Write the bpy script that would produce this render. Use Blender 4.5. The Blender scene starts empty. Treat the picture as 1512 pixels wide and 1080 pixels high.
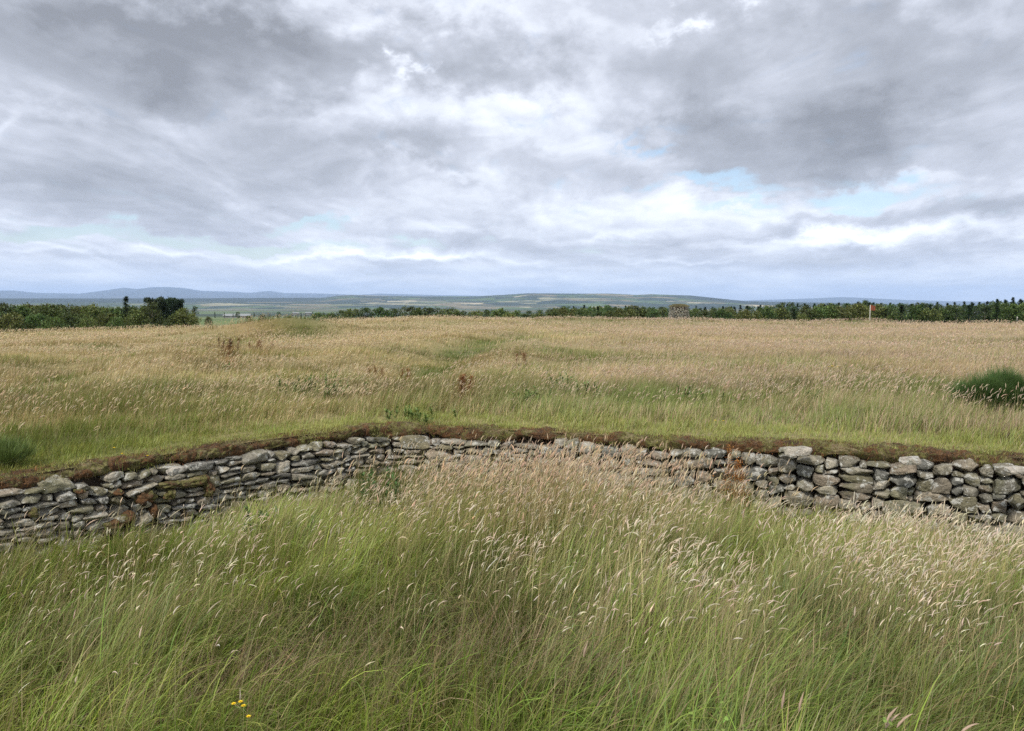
import bpy, math, random
import numpy as np
from mathutils import Vector

rng = np.random.default_rng(11)
random.seed(5)
S = bpy.context.scene
COL = S.collection
R = math.radians

# ------------------------------------------------------------------ camera
CAMZ = 1.70
PITCH = math.atan((540 - 447) / 1176)
F = 1176.0
cam = bpy.data.cameras.new('camera')
cam.sensor_width = 36
cam.lens = 36 * F / 1512
cam.clip_start = 0.05
cam.clip_end = 120000
camo = bpy.data.objects.new('camera', cam)
COL.objects.link(camo)
camo.location = (0, 0, CAMZ)
camo.rotation_euler = (math.pi / 2 - PITCH, 0, 0)
S.camera = camo
S.view_settings.view_transform = 'Standard'
S.view_settings.look = 'None'
S.view_settings.exposure = 0.75
S.view_settings.gamma = 1.0
S.cycles.use_denoising = False
S.cycles.denoiser = 'OPENIMAGEDENOISE'
S.cycles.denoising_input_passes = 'RGB_ALBEDO_NORMAL'
S.cycles.denoising_prefilter = 'ACCURATE'
S.cycles.use_adaptive_sampling = False
S.cycles.max_bounces = 6
S.cycles.diffuse_bounces = 3
S.cycles.transmission_bounces = 4
S.cycles.glossy_bounces = 1
S.cycles.volume_bounces = 1
S.cycles.sample_clamp_indirect = 4

CP, SP = math.cos(PITCH), math.sin(PITCH)


def ray(px, py):
    X = np.asarray(px, float) - 756
    Y = np.asarray(py, float) - 540
    return X, F * CP - Y * SP, -F * SP - Y * CP


def azel(px, py):
    x, y, z = ray(px, py)
    return float(np.arctan2(x, y)), float(np.arctan2(z, np.hypot(x, y)))


def onground(px, py, z=0.0):
    x, y, zz = ray(px, py)
    k = (z - CAMZ) / zz
    return x * k, y * k


def project(x, y, z=0.0):
    dz = z - CAMZ
    f = y * CP - dz * SP
    u = y * SP + dz * CP
    f = np.maximum(f, 0.2)
    return 756 + F * x / f, 540 - F * u / f


def lin(r, g, b, k=1.0):
    def c(v):
        v /= 255.0
        return (v / 12.92 if v < 0.04045 else ((v + 0.055) / 1.055) ** 2.4) * k
    return (c(r), c(g), c(b))


# ------------------------------------------------------------------ sun
SUN_EL, SUN_AZ = R(48), R(205)      # azimuth measured from +Y towards +X: behind the camera
sl = bpy.data.lights.new('sun', 'SUN')
sl.energy = 2.2
sl.angle = R(6)
sl.color = (1.0, 0.95, 0.87)
so = bpy.data.objects.new('sun', sl)
COL.objects.link(so)
sd = Vector((math.sin(SUN_AZ) * math.cos(SUN_EL), math.cos(SUN_AZ) * math.cos(SUN_EL), math.sin(SUN_EL)))
so.rotation_euler = sd.to_track_quat('Z', 'Y').to_euler()

# ------------------------------------------------------------------ sky (world)
W = bpy.data.worlds.new('World')
S.world = W
W.use_nodes = True
W.cycles.sampling_method = 'MANUAL'
W.cycles.sample_map_resolution = 512
NT = W.node_tree
NT.nodes.clear()


class G:
    """tiny helper to write node maths"""
    def __init__(s, nt):
        s.nt = nt

    def n(s, t, **k):
        nd = s.nt.nodes.new(t)
        for a, b in k.items():
            setattr(nd, a, b)
        return nd

    def put(s, sock, v):
        if isinstance(v, bpy.types.NodeSocket):
            s.nt.links.new(v, sock)
        elif isinstance(v, (tuple, list)) and len(v) == 3 and sock.type == 'RGBA':
            sock.default_value = (*v, 1)
        else:
            sock.default_value = v

    def m(s, op, a, b=0.0, c=0.0, clamp=False):
        nd = s.n('ShaderNodeMath', operation=op, use_clamp=clamp)
        for i, v in enumerate((a, b, c)):
            s.put(nd.inputs[i], v)
        return nd.outputs[0]

    def noise(s, vec, scale, detail=4, rough=0.55, dist=0.0, color=False):
        nd = s.n('ShaderNodeTexNoise')
        s.put(nd.inputs['Vector'], vec)
        s.put(nd.inputs['Scale'], scale)
        nd.inputs['Detail'].default_value = detail
        nd.inputs['Roughness'].default_value = rough
        nd.inputs['Distortion'].default_value = dist
        return nd.outputs['Color' if color else 'Fac']

    def mix(s, f, a, b, mode='MIX'):
        nd = s.n('ShaderNodeMix', data_type='RGBA', blend_type=mode)
        s.put(nd.inputs[0], f)
        s.put(nd.inputs[6], a)
        s.put(nd.inputs[7], b)
        return nd.outputs[2]

    def ss(s, v, lo, hi, a=0.0, b=1.0):
        nd = s.n('ShaderNodeMapRange', interpolation_type='SMOOTHSTEP')
        for i, x in enumerate((v, lo, hi, a, b)):
            s.put(nd.inputs[i], x)
        return nd.outputs[0]

    def ramp(s, v, stops):
        nd = s.n('ShaderNodeValToRGB')
        cr = nd.color_ramp
        while len(cr.elements) < len(stops):
            cr.elements.new(0.5)
        for e, (p, c) in zip(cr.elements, stops):
            e.position = p
            e.color = (*c, 1)
        s.put(nd.inputs[0], v)
        return nd.outputs[0]

    def comb(s, x, y, z):
        nd = s.n('ShaderNodeCombineXYZ')
        for i, v in enumerate((x, y, z)):
            s.put(nd.inputs[i], v)
        return nd.outputs[0]

    def sep(s, v):
        nd = s.n('ShaderNodeSeparateXYZ')
        s.put(nd.inputs[0], v)
        return nd.outputs

    def vm(s, op, a, b):
        nd = s.n('ShaderNodeVectorMath', operation=op)
        s.put(nd.inputs[0], a)
        s.put(nd.inputs[1], b)
        return nd.outputs[0]


g = G(NT)
tc = g.n('ShaderNodeTexCoord')
nv = g.n('ShaderNodeVectorMath', operation='NORMALIZE')
NT.links.new(tc.outputs['Generated'], nv.inputs[0])
dx, dy, dz = g.sep(nv.outputs[0])
az = g.m('ARCTAN2', dx, dy)
el = g.m('ARCSINE', dz)
elp = g.m('MAXIMUM', el, 0.0)
den = g.m('ADD', g.m('MAXIMUM', dz, 0.0), 0.14)
P = g.comb(g.m('DIVIDE', dx, g.m('ADD', g.m('MAXIMUM', dz, 0.0), 0.20)), g.m('MULTIPLY', g.m('LOGARITHM', g.m('ADD', g.m('MAXIMUM', dz, 0.0), 0.06), 2.71828), 1.25), g.m('MULTIPLY', dy, 0.3))
# ragged edges: displace the direction with noise before the cloud masses are read
Q = g.comb(g.m('MULTIPLY', az, 3.2), g.m('MULTIPLY', el, 4.6), 0.7)
w1 = g.sep(g.noise(Q, 1.3, 3, 0.5, color=True))
w2 = g.sep(g.noise(Q, 4.5, 5, 0.6, color=True))
amp = g.m('ADD', g.m('MULTIPLY', elp, 0.45), 0.012)
azw = g.m('ADD', az, g.m('MULTIPLY', g.m('ADD', g.m('SUBTRACT', w1[0], 0.5), g.m('MULTIPLY', g.m('SUBTRACT', w2[0], 0.5), 0.8)), g.m('MULTIPLY', amp, 2.6)))
elw = g.m('ADD', el, g.m('MULTIPLY', g.m('ADD', g.m('SUBTRACT', w1[1], 0.5), g.m('MULTIPLY', g.m('SUBTRACT', w2[1], 0.5), 0.8)), g.m('MULTIPLY', amp, 1.5)))


def blob(px, py, rx, ry, a, power=1.0):
    ca, ce = azel(px, py)
    ra = rx / F
    re = ry / F
    u = g.m('DIVIDE', g.m('SUBTRACT', azw, ca), ra)
    v = g.m('DIVIDE', g.m('SUBTRACT', elw, ce), re)
    q = g.m('ADD', g.m('MULTIPLY', u, u), g.m('MULTIPLY', v, v))
    if power != 1.0:
        q = g.m('POWER', q, power)
    return g.m('MULTIPLY', g.m('EXPONENT', g.m('MULTIPLY', q, -1.0)), a)


def total(lst):
    t = None
    for b in lst:
        o = blob(*b)
        t = o if t is None else g.m('ADD', t, o)
    return t


# thickness of the cloud (dark undersides are thick, bright gaps thin)
thick = total([
    (40, 110, 170, 75, 0.30, 1.8), (80, 40, 300, 70, 0.12), (300, 90, 150, 80, 0.26, 1.8), (470, 60, 330, 75, 0.26, 1.5), (700, 40, 200, 60, 0.10), (800, 100, 90, 45, 0.20, 1.5),
    (60, 245, 130, 38, 0.20, 1.6), (230, 240, 110, 36, 0.10), (430, 225, 270, 60, 0.20, 1.5), (620, 235, 200, 36, 0.08), (250, 300, 200, 46, 0.22, 2.2), (170, 325, 120, 22, 0.06),
    (1180, 90, 200, 80, 0.26, 1.4), (1130, 225, 160, 62, 0.36, 2.0), (1250, 205, 110, 40, 0.14), (1400, 170, 200, 80, 0.20, 1.4), (1400, 60, 180, 70, 0.16), (980, 60, 70, 50, 0.08),
    (1440, 315, 150, 20, 0.24, 2.0), (1160, 328, 105, 13, 0.24, 1.6), (1420, 375, 230, 17, 0.18, 1.6), (640, 350, 190, 13, 0.16, 1.6), (560, 330, 100, 14, 0.08),
    (1100, 385, 260, 10, 0.16), (160, 385, 200, 9, 0.12), (960, 365, 150, 13, 0.14), (600, 385, 120, 5, 0.10), (60, 342, 20, 5, 0.14), (345, 355, 18, 7, 0.2), (415, 357, 14, 4, 0.16), (1270, 362, 26, 7, 0.2), (680, 282, 60, 9, 0.12),
    (560, 40, 400, 45, 0.10), (640, 235, 260, 60, 0.08), (690, 85, 30, 20, -0.34), (560, 95, 50, 20, -0.14), (620, 150, 130, 36, -0.10), (800, 190, 110, 45, -0.10), (235, 172, 60, 14, -0.12), (30, 188, 60, 10, -0.12),
    (650, 272, 90, 10, -0.14), (470, 300, 90, 18, -0.06), (1250, 345, 200, 13, -0.22, 1.5), (1330, 255, 110, 9, -0.14), (560, 376, 110, 6, -0.20), (940, 90, 60, 70, -0.06), (1050, 8, 70, 14, -0.16),
    (880, 300, 150, 16, -0.14), (680, 377, 70, 6, -0.20), (60, 377, 90, 4, -0.14), (240, 372, 60, 4, -0.14), (900, 340, 60, 8, -0.14), (1000, 382, 80, 4, -0.2), (430, 378, 60, 4, -0.16), (780, 382, 50, 4, -0.16)])
P2 = g.comb(g.m('DIVIDE', az, g.m('ADD', elp, 0.30)), g.m('MULTIPLY', g.m('LOGARITHM', g.m('ADD', elp, 0.075), 2.71828), 1.05), 0.4)
PD = g.vm('ADD', P2, g.vm('MULTIPLY', g.vm('SUBTRACT', g.noise(P2, 1.6, 3, 0.5, color=True), (0.5, 0.5, 0.5)), (0.55, 0.35, 0.0)))
f1 = g.noise(PD, 1.9, 8, 0.52)
f2 = g.noise(PD, 6.5, 6, 0.55)
UP = (0.02, 0.075, 0)
f1u = g.noise(g.vm('ADD', PD, UP), 1.9, 8, 0.52)
f2u = g.noise(g.vm('ADD', PD, (0.008, 0.028, 0)), 6.5, 6, 0.55)
relief = g.m('ADD', g.m('MULTIPLY', g.m('SUBTRACT', f1u, f1), 1.1), g.m('MULTIPLY', g.m('SUBTRACT', f2u, f2), 0.45))
tt = g.m('ADD', g.m('ADD', thick, 0.31), g.m('ADD', g.m('MULTIPLY', g.m('SUBTRACT', f1, 0.5), 0.55), g.m('ADD', relief, g.m('MULTIPLY', g.m('SUBTRACT', f2, 0.5), 0.16))))
tt = g.m('MULTIPLY_ADD', tt, 1.10, -0.045)
cl = g.ramp(tt, [(0.0, (0.69, 0.70, 0.72)), (0.12, (0.55, 0.575, 0.62)), (0.28, (0.435, 0.457, 0.508)), (0.46, (0.325, 0.342, 0.388)),
                 (0.66, (0.240, 0.254, 0.288)), (1.0, (0.150, 0.158, 0.178))])
# gaps of clear sky
gap = total([(1000, 265, 70, 13, .95), (1060, 295, 60, 8, 0.6), (1270, 275, 80, 17, 1.3), (1255, 305, 50, 9, 0.9), (435, 325, 45, 9, 1.2), (260, 352, 230, 11, 1.0), (30, 350, 90, 8, 0.5), (390, 362, 90, 7, 0.6),
             (950, 215, 50, 9, 0.6), (710, 352, 50, 8, 0.6), (600, 352, 50, 6, 0.5)])
gap = g.m('ADD', gap, g.m('MULTIPLY', g.m('SUBTRACT', f2, 0.5), -2.4))
gapm = g.m('MULTIPLY', g.ss(gap, 0.25, 0.95), 0.80)
sky = g.n('ShaderNodeTexSky', sky_type='NISHITA')
sky.sun_disc = False
sky.sun_elevation = SUN_EL
sky.sun_rotation = SUN_AZ
sky.air_density = 1.0
sky.dust_density = 1.2
bg1 = g.n('ShaderNodeBackground')
g.put(bg1.inputs[0], sky.outputs[0])
bg1.inputs[1].default_value = 0.10
bg2 = g.n('ShaderNodeBackground')
# pale low band of distant air near the horizon
band = g.ss(el, 0.005, 0.07, 1.0, 0.0)
strk = g.noise(g.comb(g.m('MULTIPLY', az, 6.0), g.m('MULTIPLY', el, 45.0), 2.0), 1.0, 6, 0.6)
bandc = g.mix(g.ss(strk, 0.42, 0.66), (0.37, 0.425, 0.52), (0.66, 0.685, 0.72))
g.put(bg2.inputs[0], g.mix(g.m('MULTIPLY', band, 0.5), cl, bandc))
bg2.inputs[1].default_value = 1.28
mx = g.n('ShaderNodeMixShader')
g.put(mx.inputs[0], gapm)
NT.links.new(bg2.outputs[0], mx.inputs[1])
NT.links.new(bg1.outputs[0], mx.inputs[2])
wo = g.n('ShaderNodeOutputWorld')
NT.links.new(mx.outputs[0], wo.inputs[0])


# ------------------------------------------------------------------ general helpers
def tag(o, label=None, cat=None, group=None, kind=None):
    if label:
        o['label'] = label
    if cat:
        o['category'] = cat
    if group:
        o['group'] = group
    if kind:
        o['kind'] = kind
    return o


def empty(name, loc, rz=0.0, sc=1.0):
    o = bpy.data.objects.new(name, None)
    o.empty_display_size = 0.3
    o.location = loc
    o.rotation_euler = (0, 0, rz)
    o.scale = (sc, sc, sc) if not isinstance(sc, tuple) else sc
    COL.objects.link(o)
    return o


def copy_tree(root, loc, rz, sc):
    c = root.copy()
    COL.objects.link(c)
    c.location = loc
    c.rotation_euler = (0, 0, rz)
    c.scale = sc
    for ch in list(root.children):
        d = ch.copy()
        COL.objects.link(d)
        d.parent = c
        for g2 in list(ch.children):
            e = g2.copy()
            COL.objects.link(e)
            e.parent = d
    return c


class MB:
    """mesh accumulator on numpy arrays with a colour per vertex"""
    def __init__(s):
        s.v, s.q, s.t, s.c, s.n = [], [], [], [], 0

    def add(s, v, q=None, t=None, c=(0.5, 0.5, 0.5)):
        v = np.asarray(v, np.float32).reshape(-1, 3)
        if q is not None and len(q):
            s.q.append(np.asarray(q, np.int32).reshape(-1, 4) + s.n)
        if t is not None and len(t):
            s.t.append(np.asarray(t, np.int32).reshape(-1, 3) + s.n)
        c = np.asarray(c, np.float32)
        if c.ndim == 1:
            c = np.tile(c, (len(v), 1))
        s.v.append(v)
        s.c.append(c.reshape(-1, 3))
        s.n += len(v)

    def build(s, name, mat, parent=None, smooth=False):
        v = np.concatenate(s.v)
        c = np.concatenate(s.c)
        q = np.concatenate(s.q) if s.q else np.zeros((0, 4), np.int32)
        t = np.concatenate(s.t) if s.t else np.zeros((0, 3), np.int32)
        me = bpy.data.meshes.new(name)
        me.vertices.add(len(v))
        me.vertices.foreach_set('co', v.ravel())
        me.loops.add(q.size + t.size)
        me.loops.foreach_set('vertex_index', np.concatenate([q.ravel(), t.ravel()]))
        me.polygons.add(len(q) + len(t))
        ls = np.concatenate([np.arange(len(q)) * 4, q.size + np.arange(len(t)) * 3]).astype(np.int32)
        me.polygons.foreach_set('loop_start', ls)
        if smooth:
            me.polygons.foreach_set('use_smooth', np.ones(len(ls), bool))
        at = me.attributes.new('Col', 'FLOAT_COLOR', 'POINT')
        at.data.foreach_set('color', np.concatenate([c, np.ones((len(c), 1), np.float32)], 1).ravel())
        me.update(calc_edges=True)
        me.materials.append(mat)
        o = bpy.data.objects.new(name, me)
        COL.objects.link(o)
        if parent:
            o.parent = parent
        return o


def lattice(seed):
    return np.random.default_rng(seed).random((256, 256)).astype(np.float32)


_L = {}


def vn(x, y, scale, seed=0, octs=3):
    """value noise 0..1 in world metres (scale = size of a blob)"""
    out = 0
    a, tot = 1.0, 0.0
    for o in range(octs):
        k = seed * 7 + o
        if k not in _L:
            _L[k] = lattice(k)
        L = _L[k]
        u = np.asarray(x) / scale + 37.3 * k
        v = np.asarray(y) / scale + 11.7 * k
        i, j = np.floor(u).astype(int), np.floor(v).astype(int)
        fu, fv = u - i, v - j
        fu = fu * fu * (3 - 2 * fu)
        fv = fv * fv * (3 - 2 * fv)
        i0, i1, j0, j1 = i % 256, (i + 1) % 256, j % 256, (j + 1) % 256
        out = out + a * ((L[i0, j0] * (1 - fu) + L[i1, j0] * fu) * (1 - fv) + (L[i0, j1] * (1 - fu) + L[i1, j1] * fu) * fv)
        tot += a
        a *= 0.55
        scale /= 2.1
    return out / tot


def sm(x, a, b):
    t = np.clip((x - a) / (b - a), 0, 1)
    return t * t * (3 - 2 * t)


# ------------------------------------------------------------------ materials
def mat(name):
    m_ = bpy.data.materials.new(name)
    m_.use_nodes = True
    m_.node_tree.nodes.clear()
    return m_, G(m_.node_tree)


def blade_mat(name, trans=0.35, gloss=0.04, rand=False):
    m_, h = mat(name)
    at = h.n('ShaderNodeAttribute', attribute_name='Col').outputs['Color']
    if rand:
        oi = h.n('ShaderNodeObjectInfo').outputs['Random']
        hs = h.n('ShaderNodeHueSaturation')
        h.put(hs.inputs['Hue'], h.m('MULTIPLY_ADD', oi, 0.07, 0.465))
        h.put(hs.inputs['Value'], h.m('MULTIPLY_ADD', h.m('FRACT', h.m('MULTIPLY', oi, 7.3)), 0.6, 0.7))
        h.put(hs.inputs['Color'], at)
        at = hs.outputs[0]
    d = h.n('ShaderNodeBsdfDiffuse')
    h.put(d.inputs[0], at)
    t = h.n('ShaderNodeBsdfTranslucent')
    h.put(t.inputs[0], h.mix(1.0, at, (1.0, 1.0, 0.75), 'MULTIPLY'))
    mx_ = h.n('ShaderNodeMixShader')
    mx_.inputs[0].default_value = trans
    h.nt.links.new(d.outputs[0], mx_.inputs[1])
    h.nt.links.new(t.outputs[0], mx_.inputs[2])
    last = mx_
    if gloss:
        gl = h.n('ShaderNodeBsdfGlossy')
        gl.inputs['Roughness'].default_value = 0.5
        gl.inputs[0].default_value = (0.8, 0.85, 0.9, 1)
        m2 = h.n('ShaderNodeMixShader')
        m2.inputs[0].default_value = gloss * .5
        h.nt.links.new(mx_.outputs[0], m2.inputs[1])
        h.nt.links.new(gl.outputs[0], m2.inputs[2])
        last = m2
    o = h.n('ShaderNodeOutputMaterial')
    h.nt.links.new(last.outputs[0], o.inputs[0])
    return m_


def rough_mat(name, color_fn, rough=0.9, bump=None):
    m_, h = mat(name)
    at = h.n('ShaderNodeAttribute', attribute_name='Col').outputs['Color']
    geo = h.n('ShaderNodeNewGeometry').outputs['Position']
    b = h.n('ShaderNodeBsdfPrincipled')
    b.inputs['Roughness'].default_value = rough
    b.inputs['Specular IOR Level'].default_value = 0.25
    h.put(b.inputs['Base Color'], color_fn(h, at, geo))
    if bump:
        bn = h.n('ShaderNodeBump')
        bn.inputs['Strength'].default_value = bump[1]
        bn.inputs['Distance'].default_value = bump[2]
        h.put(bn.inputs['Height'], h.noise(geo, bump[0], 6, 0.65))
        h.put(b.inputs['Normal'], bn.outputs[0])
    o = h.n('ShaderNodeOutputMaterial')
    h.nt.links.new(b.outputs[0], o.inputs[0])
    return m_


def ground_color(h, at, geo):
    n = h.noise(geo, 9.0, 5, 0.65)
    return h.mix(1.0, at, h.ramp(n, [(0.25, (0.55, 0.52, 0.48)), (0.75, (1.35, 1.3, 1.2))]), 'MULTIPLY')


def hill_color(h, at, geo):
    """patchwork of fields, plantations and moor; the vertex colour says what the patches are mixed with"""
    vo = h.n('ShaderNodeTexVoronoi', feature='F1')
    wv = h.vm('ADD', geo, h.vm('MULTIPLY', h.noise(geo, 0.0011, 3, 0.5, color=True), (300, 300, 0)))
    h.put(vo.inputs['Vector'], h.vm('MULTIPLY', wv, (0.0034, 0.0021, 0.0)))
    vo.inputs['Scale'].default_value = 1.0
    r = h.sep(vo.outputs['Color'])
    patch = h.ramp(r[0], [(0.0, (0.018, 0.032, 0.020)), (0.34, (0.022, 0.036, 0.022)), (0.38, (0.06, 0.10, 0.030)), (0.56, (0.09, 0.13, 0.040)),
                          (0.60, (0.17, 0.14, 0.075)), (0.72, (0.22, 0.18, 0.10)), (0.75, (0.075, 0.115, 0.035)), (0.93, (0.40, 0.34, 0.22)), (0.95, (0.03, 0.05, 0.025))])
    wood = h.ss(h.noise(h.vm('MULTIPLY', geo, (1, 1, 0)), 0.0024, 7, 0.65), 0.50, 0.53)
    patch = h.mix(h.m('MULTIPLY', wood, 0.8), patch, (0.03, 0.05, 0.028))
    a = h.n('ShaderNodeAttribute', attribute_name='patch').outputs['Fac']
    tex = h.mix(1.0, at, h.ramp(h.noise(geo, 0.02, 4, 0.6), [(0.3, (0.7, 0.7, 0.7)), (0.7, (1.3, 1.3, 1.3))]), 'MULTIPLY')
    return h.mix(a, tex, patch)


M_grass = blade_mat('grass_blades', 0.35, 0.05)
M_seed = blade_mat('seed_heads', 0.3, 0.0)
M_leaf = blade_mat('tree_leaves', 0.25, 0.03, rand=True)
M_bush = blade_mat('bush_leaves', 0.2, 0.03)
M_ground = rough_mat('soil_and_thatch', ground_color, 0.95, (25, 0.8, 0.03))
M_land = rough_mat('far_land', hill_color, 0.95)
M_bark = rough_mat('bark', lambda h, a, p: h.mix(h.noise(p, 14, 4), (0.10, 0.08, 0.06), (0.20, 0.17, 0.14)), 0.9, (30, 0.5, 0.02))


def stone_color(h, at, geo):
    n1 = h.noise(geo, 7.0, 6, 0.6)
    n2 = h.noise(geo, 38.0, 5, 0.7)
    c = h.mix(1.0, at, h.ramp(n1, [(0.28, (0.62, 0.61, 0.57)), (0.72, (1.50, 1.42, 1.28))]), 'MULTIPLY')
    c = h.mix(1.0, c, h.ramp(n2, [(0.3, (0.72, 0.72, 0.72)), (0.7, (1.25, 1.25, 1.25))]), 'MULTIPLY')
    # pale lichen blotches, dark lichen, olive algae, thin rust moss
    li = h.m('MULTIPLY', h.ss(h.noise(geo, 11.0, 7, 0.72, 0.6), 0.535, 0.575), 0.85)
    c = h.mix(li, c, (0.50, 0.49, 0.44))
    dk = h.m('MULTIPLY', h.ss(h.noise(h.vm('ADD', geo, (9, 4, 2)), 9.0, 7, 0.7, 0.4), 0.56, 0.66), 0.7)
    c = h.mix(dk, c, (0.085, 0.085, 0.08))
    al = h.m('MULTIPLY', h.ss(h.noise(h.vm('ADD', geo, (3, 8, 5)), 3.0, 5, 0.6), 0.52, 0.7), 0.5)
    c = h.mix(al, c, (0.17, 0.165, 0.085))
    return c


M_stone = rough_mat('lichened_stone', stone_color, 0.92, (34, 1.0, 0.035))
M_earth = rough_mat('dark_earth', lambda h, a, p: h.mix(h.noise(p, 12, 5), (0.02, 0.015, 0.011), (0.06, 0.042, 0.028)), 1.0, (20, 1, 0.05))


def moss_color(h, at, geo):
    n = h.noise(geo, 3.0, 9, 0.75, 0.5)
    n3 = h.noise(geo, 45.0, 4, 0.7)
    c = h.ramp(n, [(0.30, (0.020, 0.015, 0.012)), (0.39, (0.07, 0.042, 0.026)), (0.45, (0.15, 0.075, 0.030)), (0.49, (0.085, 0.058, 0.034)), (0.545, (0.14, 0.135, 0.038)), (0.60, (0.22, 0.18, 0.10)), (0.66, (0.14, 0.075, 0.030))])
    c = h.mix(1.0, c, h.ramp(n3, [(0.3, (0.45, 0.45, 0.45)), (0.7, (1.5, 1.5, 1.5))]), 'MULTIPLY')
    return c


M_moss = rough_mat('rusty_moss', moss_color, 1.0, (60, 1.0, 0.03))


def flat_mat(name, c1, c2, scale=20, rough=0.7):
    return rough_mat(name, lambda h, a, p: h.mix(h.noise(p, scale, 4), c1, c2), rough)


# ------------------------------------------------------------------ plan of the wall
wp = [(0, 714), (100, 698), (200, 683), (300, 668), (400, 653), (500, 641), (575, 632), (640, 634), (750, 639), (850, 645), (1000, 654), (1150, 658), (1250, 663), (1400, 674), (1512, 682)]
pts = [onground(a, b) for a, b in wp]
pts = [(-13.5, -0.5), (-9.3, 3.6)] + [(float(a), float(b)) for a, b in pts] + [(8.6, 6.9), (13.0, 4.2), (18.0, 0.8)]
pts = np.array(pts)
d_ = np.concatenate([[0], np.cumsum(np.hypot(*np.diff(pts, axis=0).T))])
WS = np.arange(0, d_[-1], 0.02)
WX, WY = np.interp(WS, d_, pts[:, 0]), np.interp(WS, d_, pts[:, 1])
ker = np.hanning(25)
ker /= ker.sum()
WX = np.convolve(np.pad(WX, 12, 'edge'), ker, 'valid')
WY = np.convolve(np.pad(WY, 12, 'edge'), ker, 'valid')
tx, ty = np.gradient(WX), np.gradient(WY)
tl = np.hypot(tx, ty)
tx, ty = tx / tl, ty / tl
# normal towards the camera (inside of the enclosure)
NX, NY = ty, -tx
WAZ, WR = np.arctan2(WX, WY), np.hypot(WX, WY)
S_CORNER = float(WS[np.argmax(WX > -1.5)])


def rw(az):
    return np.interp(az, WAZ, WR)


def wall_t(x, y):
    """rough distance beyond the wall line, measured along the ray from the middle of the enclosure"""
    a = np.arctan2(x, y)
    return np.hypot(x, y) - rw(a)


# ------------------------------------------------------------------ terrain
R10 = [(-900, 441), (0, 441), (200, 441), (480, 440), (500, 437), (520, 436), (560, 437), (620, 438), (700, 438), (740, 436), (780, 433.5), (850, 434), (900, 434),
       (940, 436), (960, 435), (1020, 437), (1060, 441), (1100, 445), (1150, 446), (1250, 448), (1400, 452), (2500, 452)]
R30 = [(-900, 436), (-60, 433), (0, 430), (20, 429.5), (60, 433), (120, 434), (160, 429), (185, 425.5), (205, 427.5), (225, 425), (250, 424.5), (275, 426), (300, 430), (340, 431),
       (370, 433), (400, 430), (420, 433), (480, 434), (530, 436), (560, 434), (640, 436), (700, 437), (760, 439), (1000, 446), (1080, 445), (1130, 443), (1200, 441), (1240, 439),
       (1290, 441), (1330, 443), (1400, 445), (1512, 446), (2500, 446)]
EDGE = [(-900, -1.3), (0, -1.15), (280, -1.1), (420, -0.7), (520, -0.35), (640, -0.1), (760, -0.25), (1000, -0.3), (1250, -0.4), (1512, -0.45), (2500, -0.8)]
_azk = {}


def prof(tbl, px):
    return np.interp(px, [a for a, b in tbl], [b for a, b in tbl])


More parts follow.
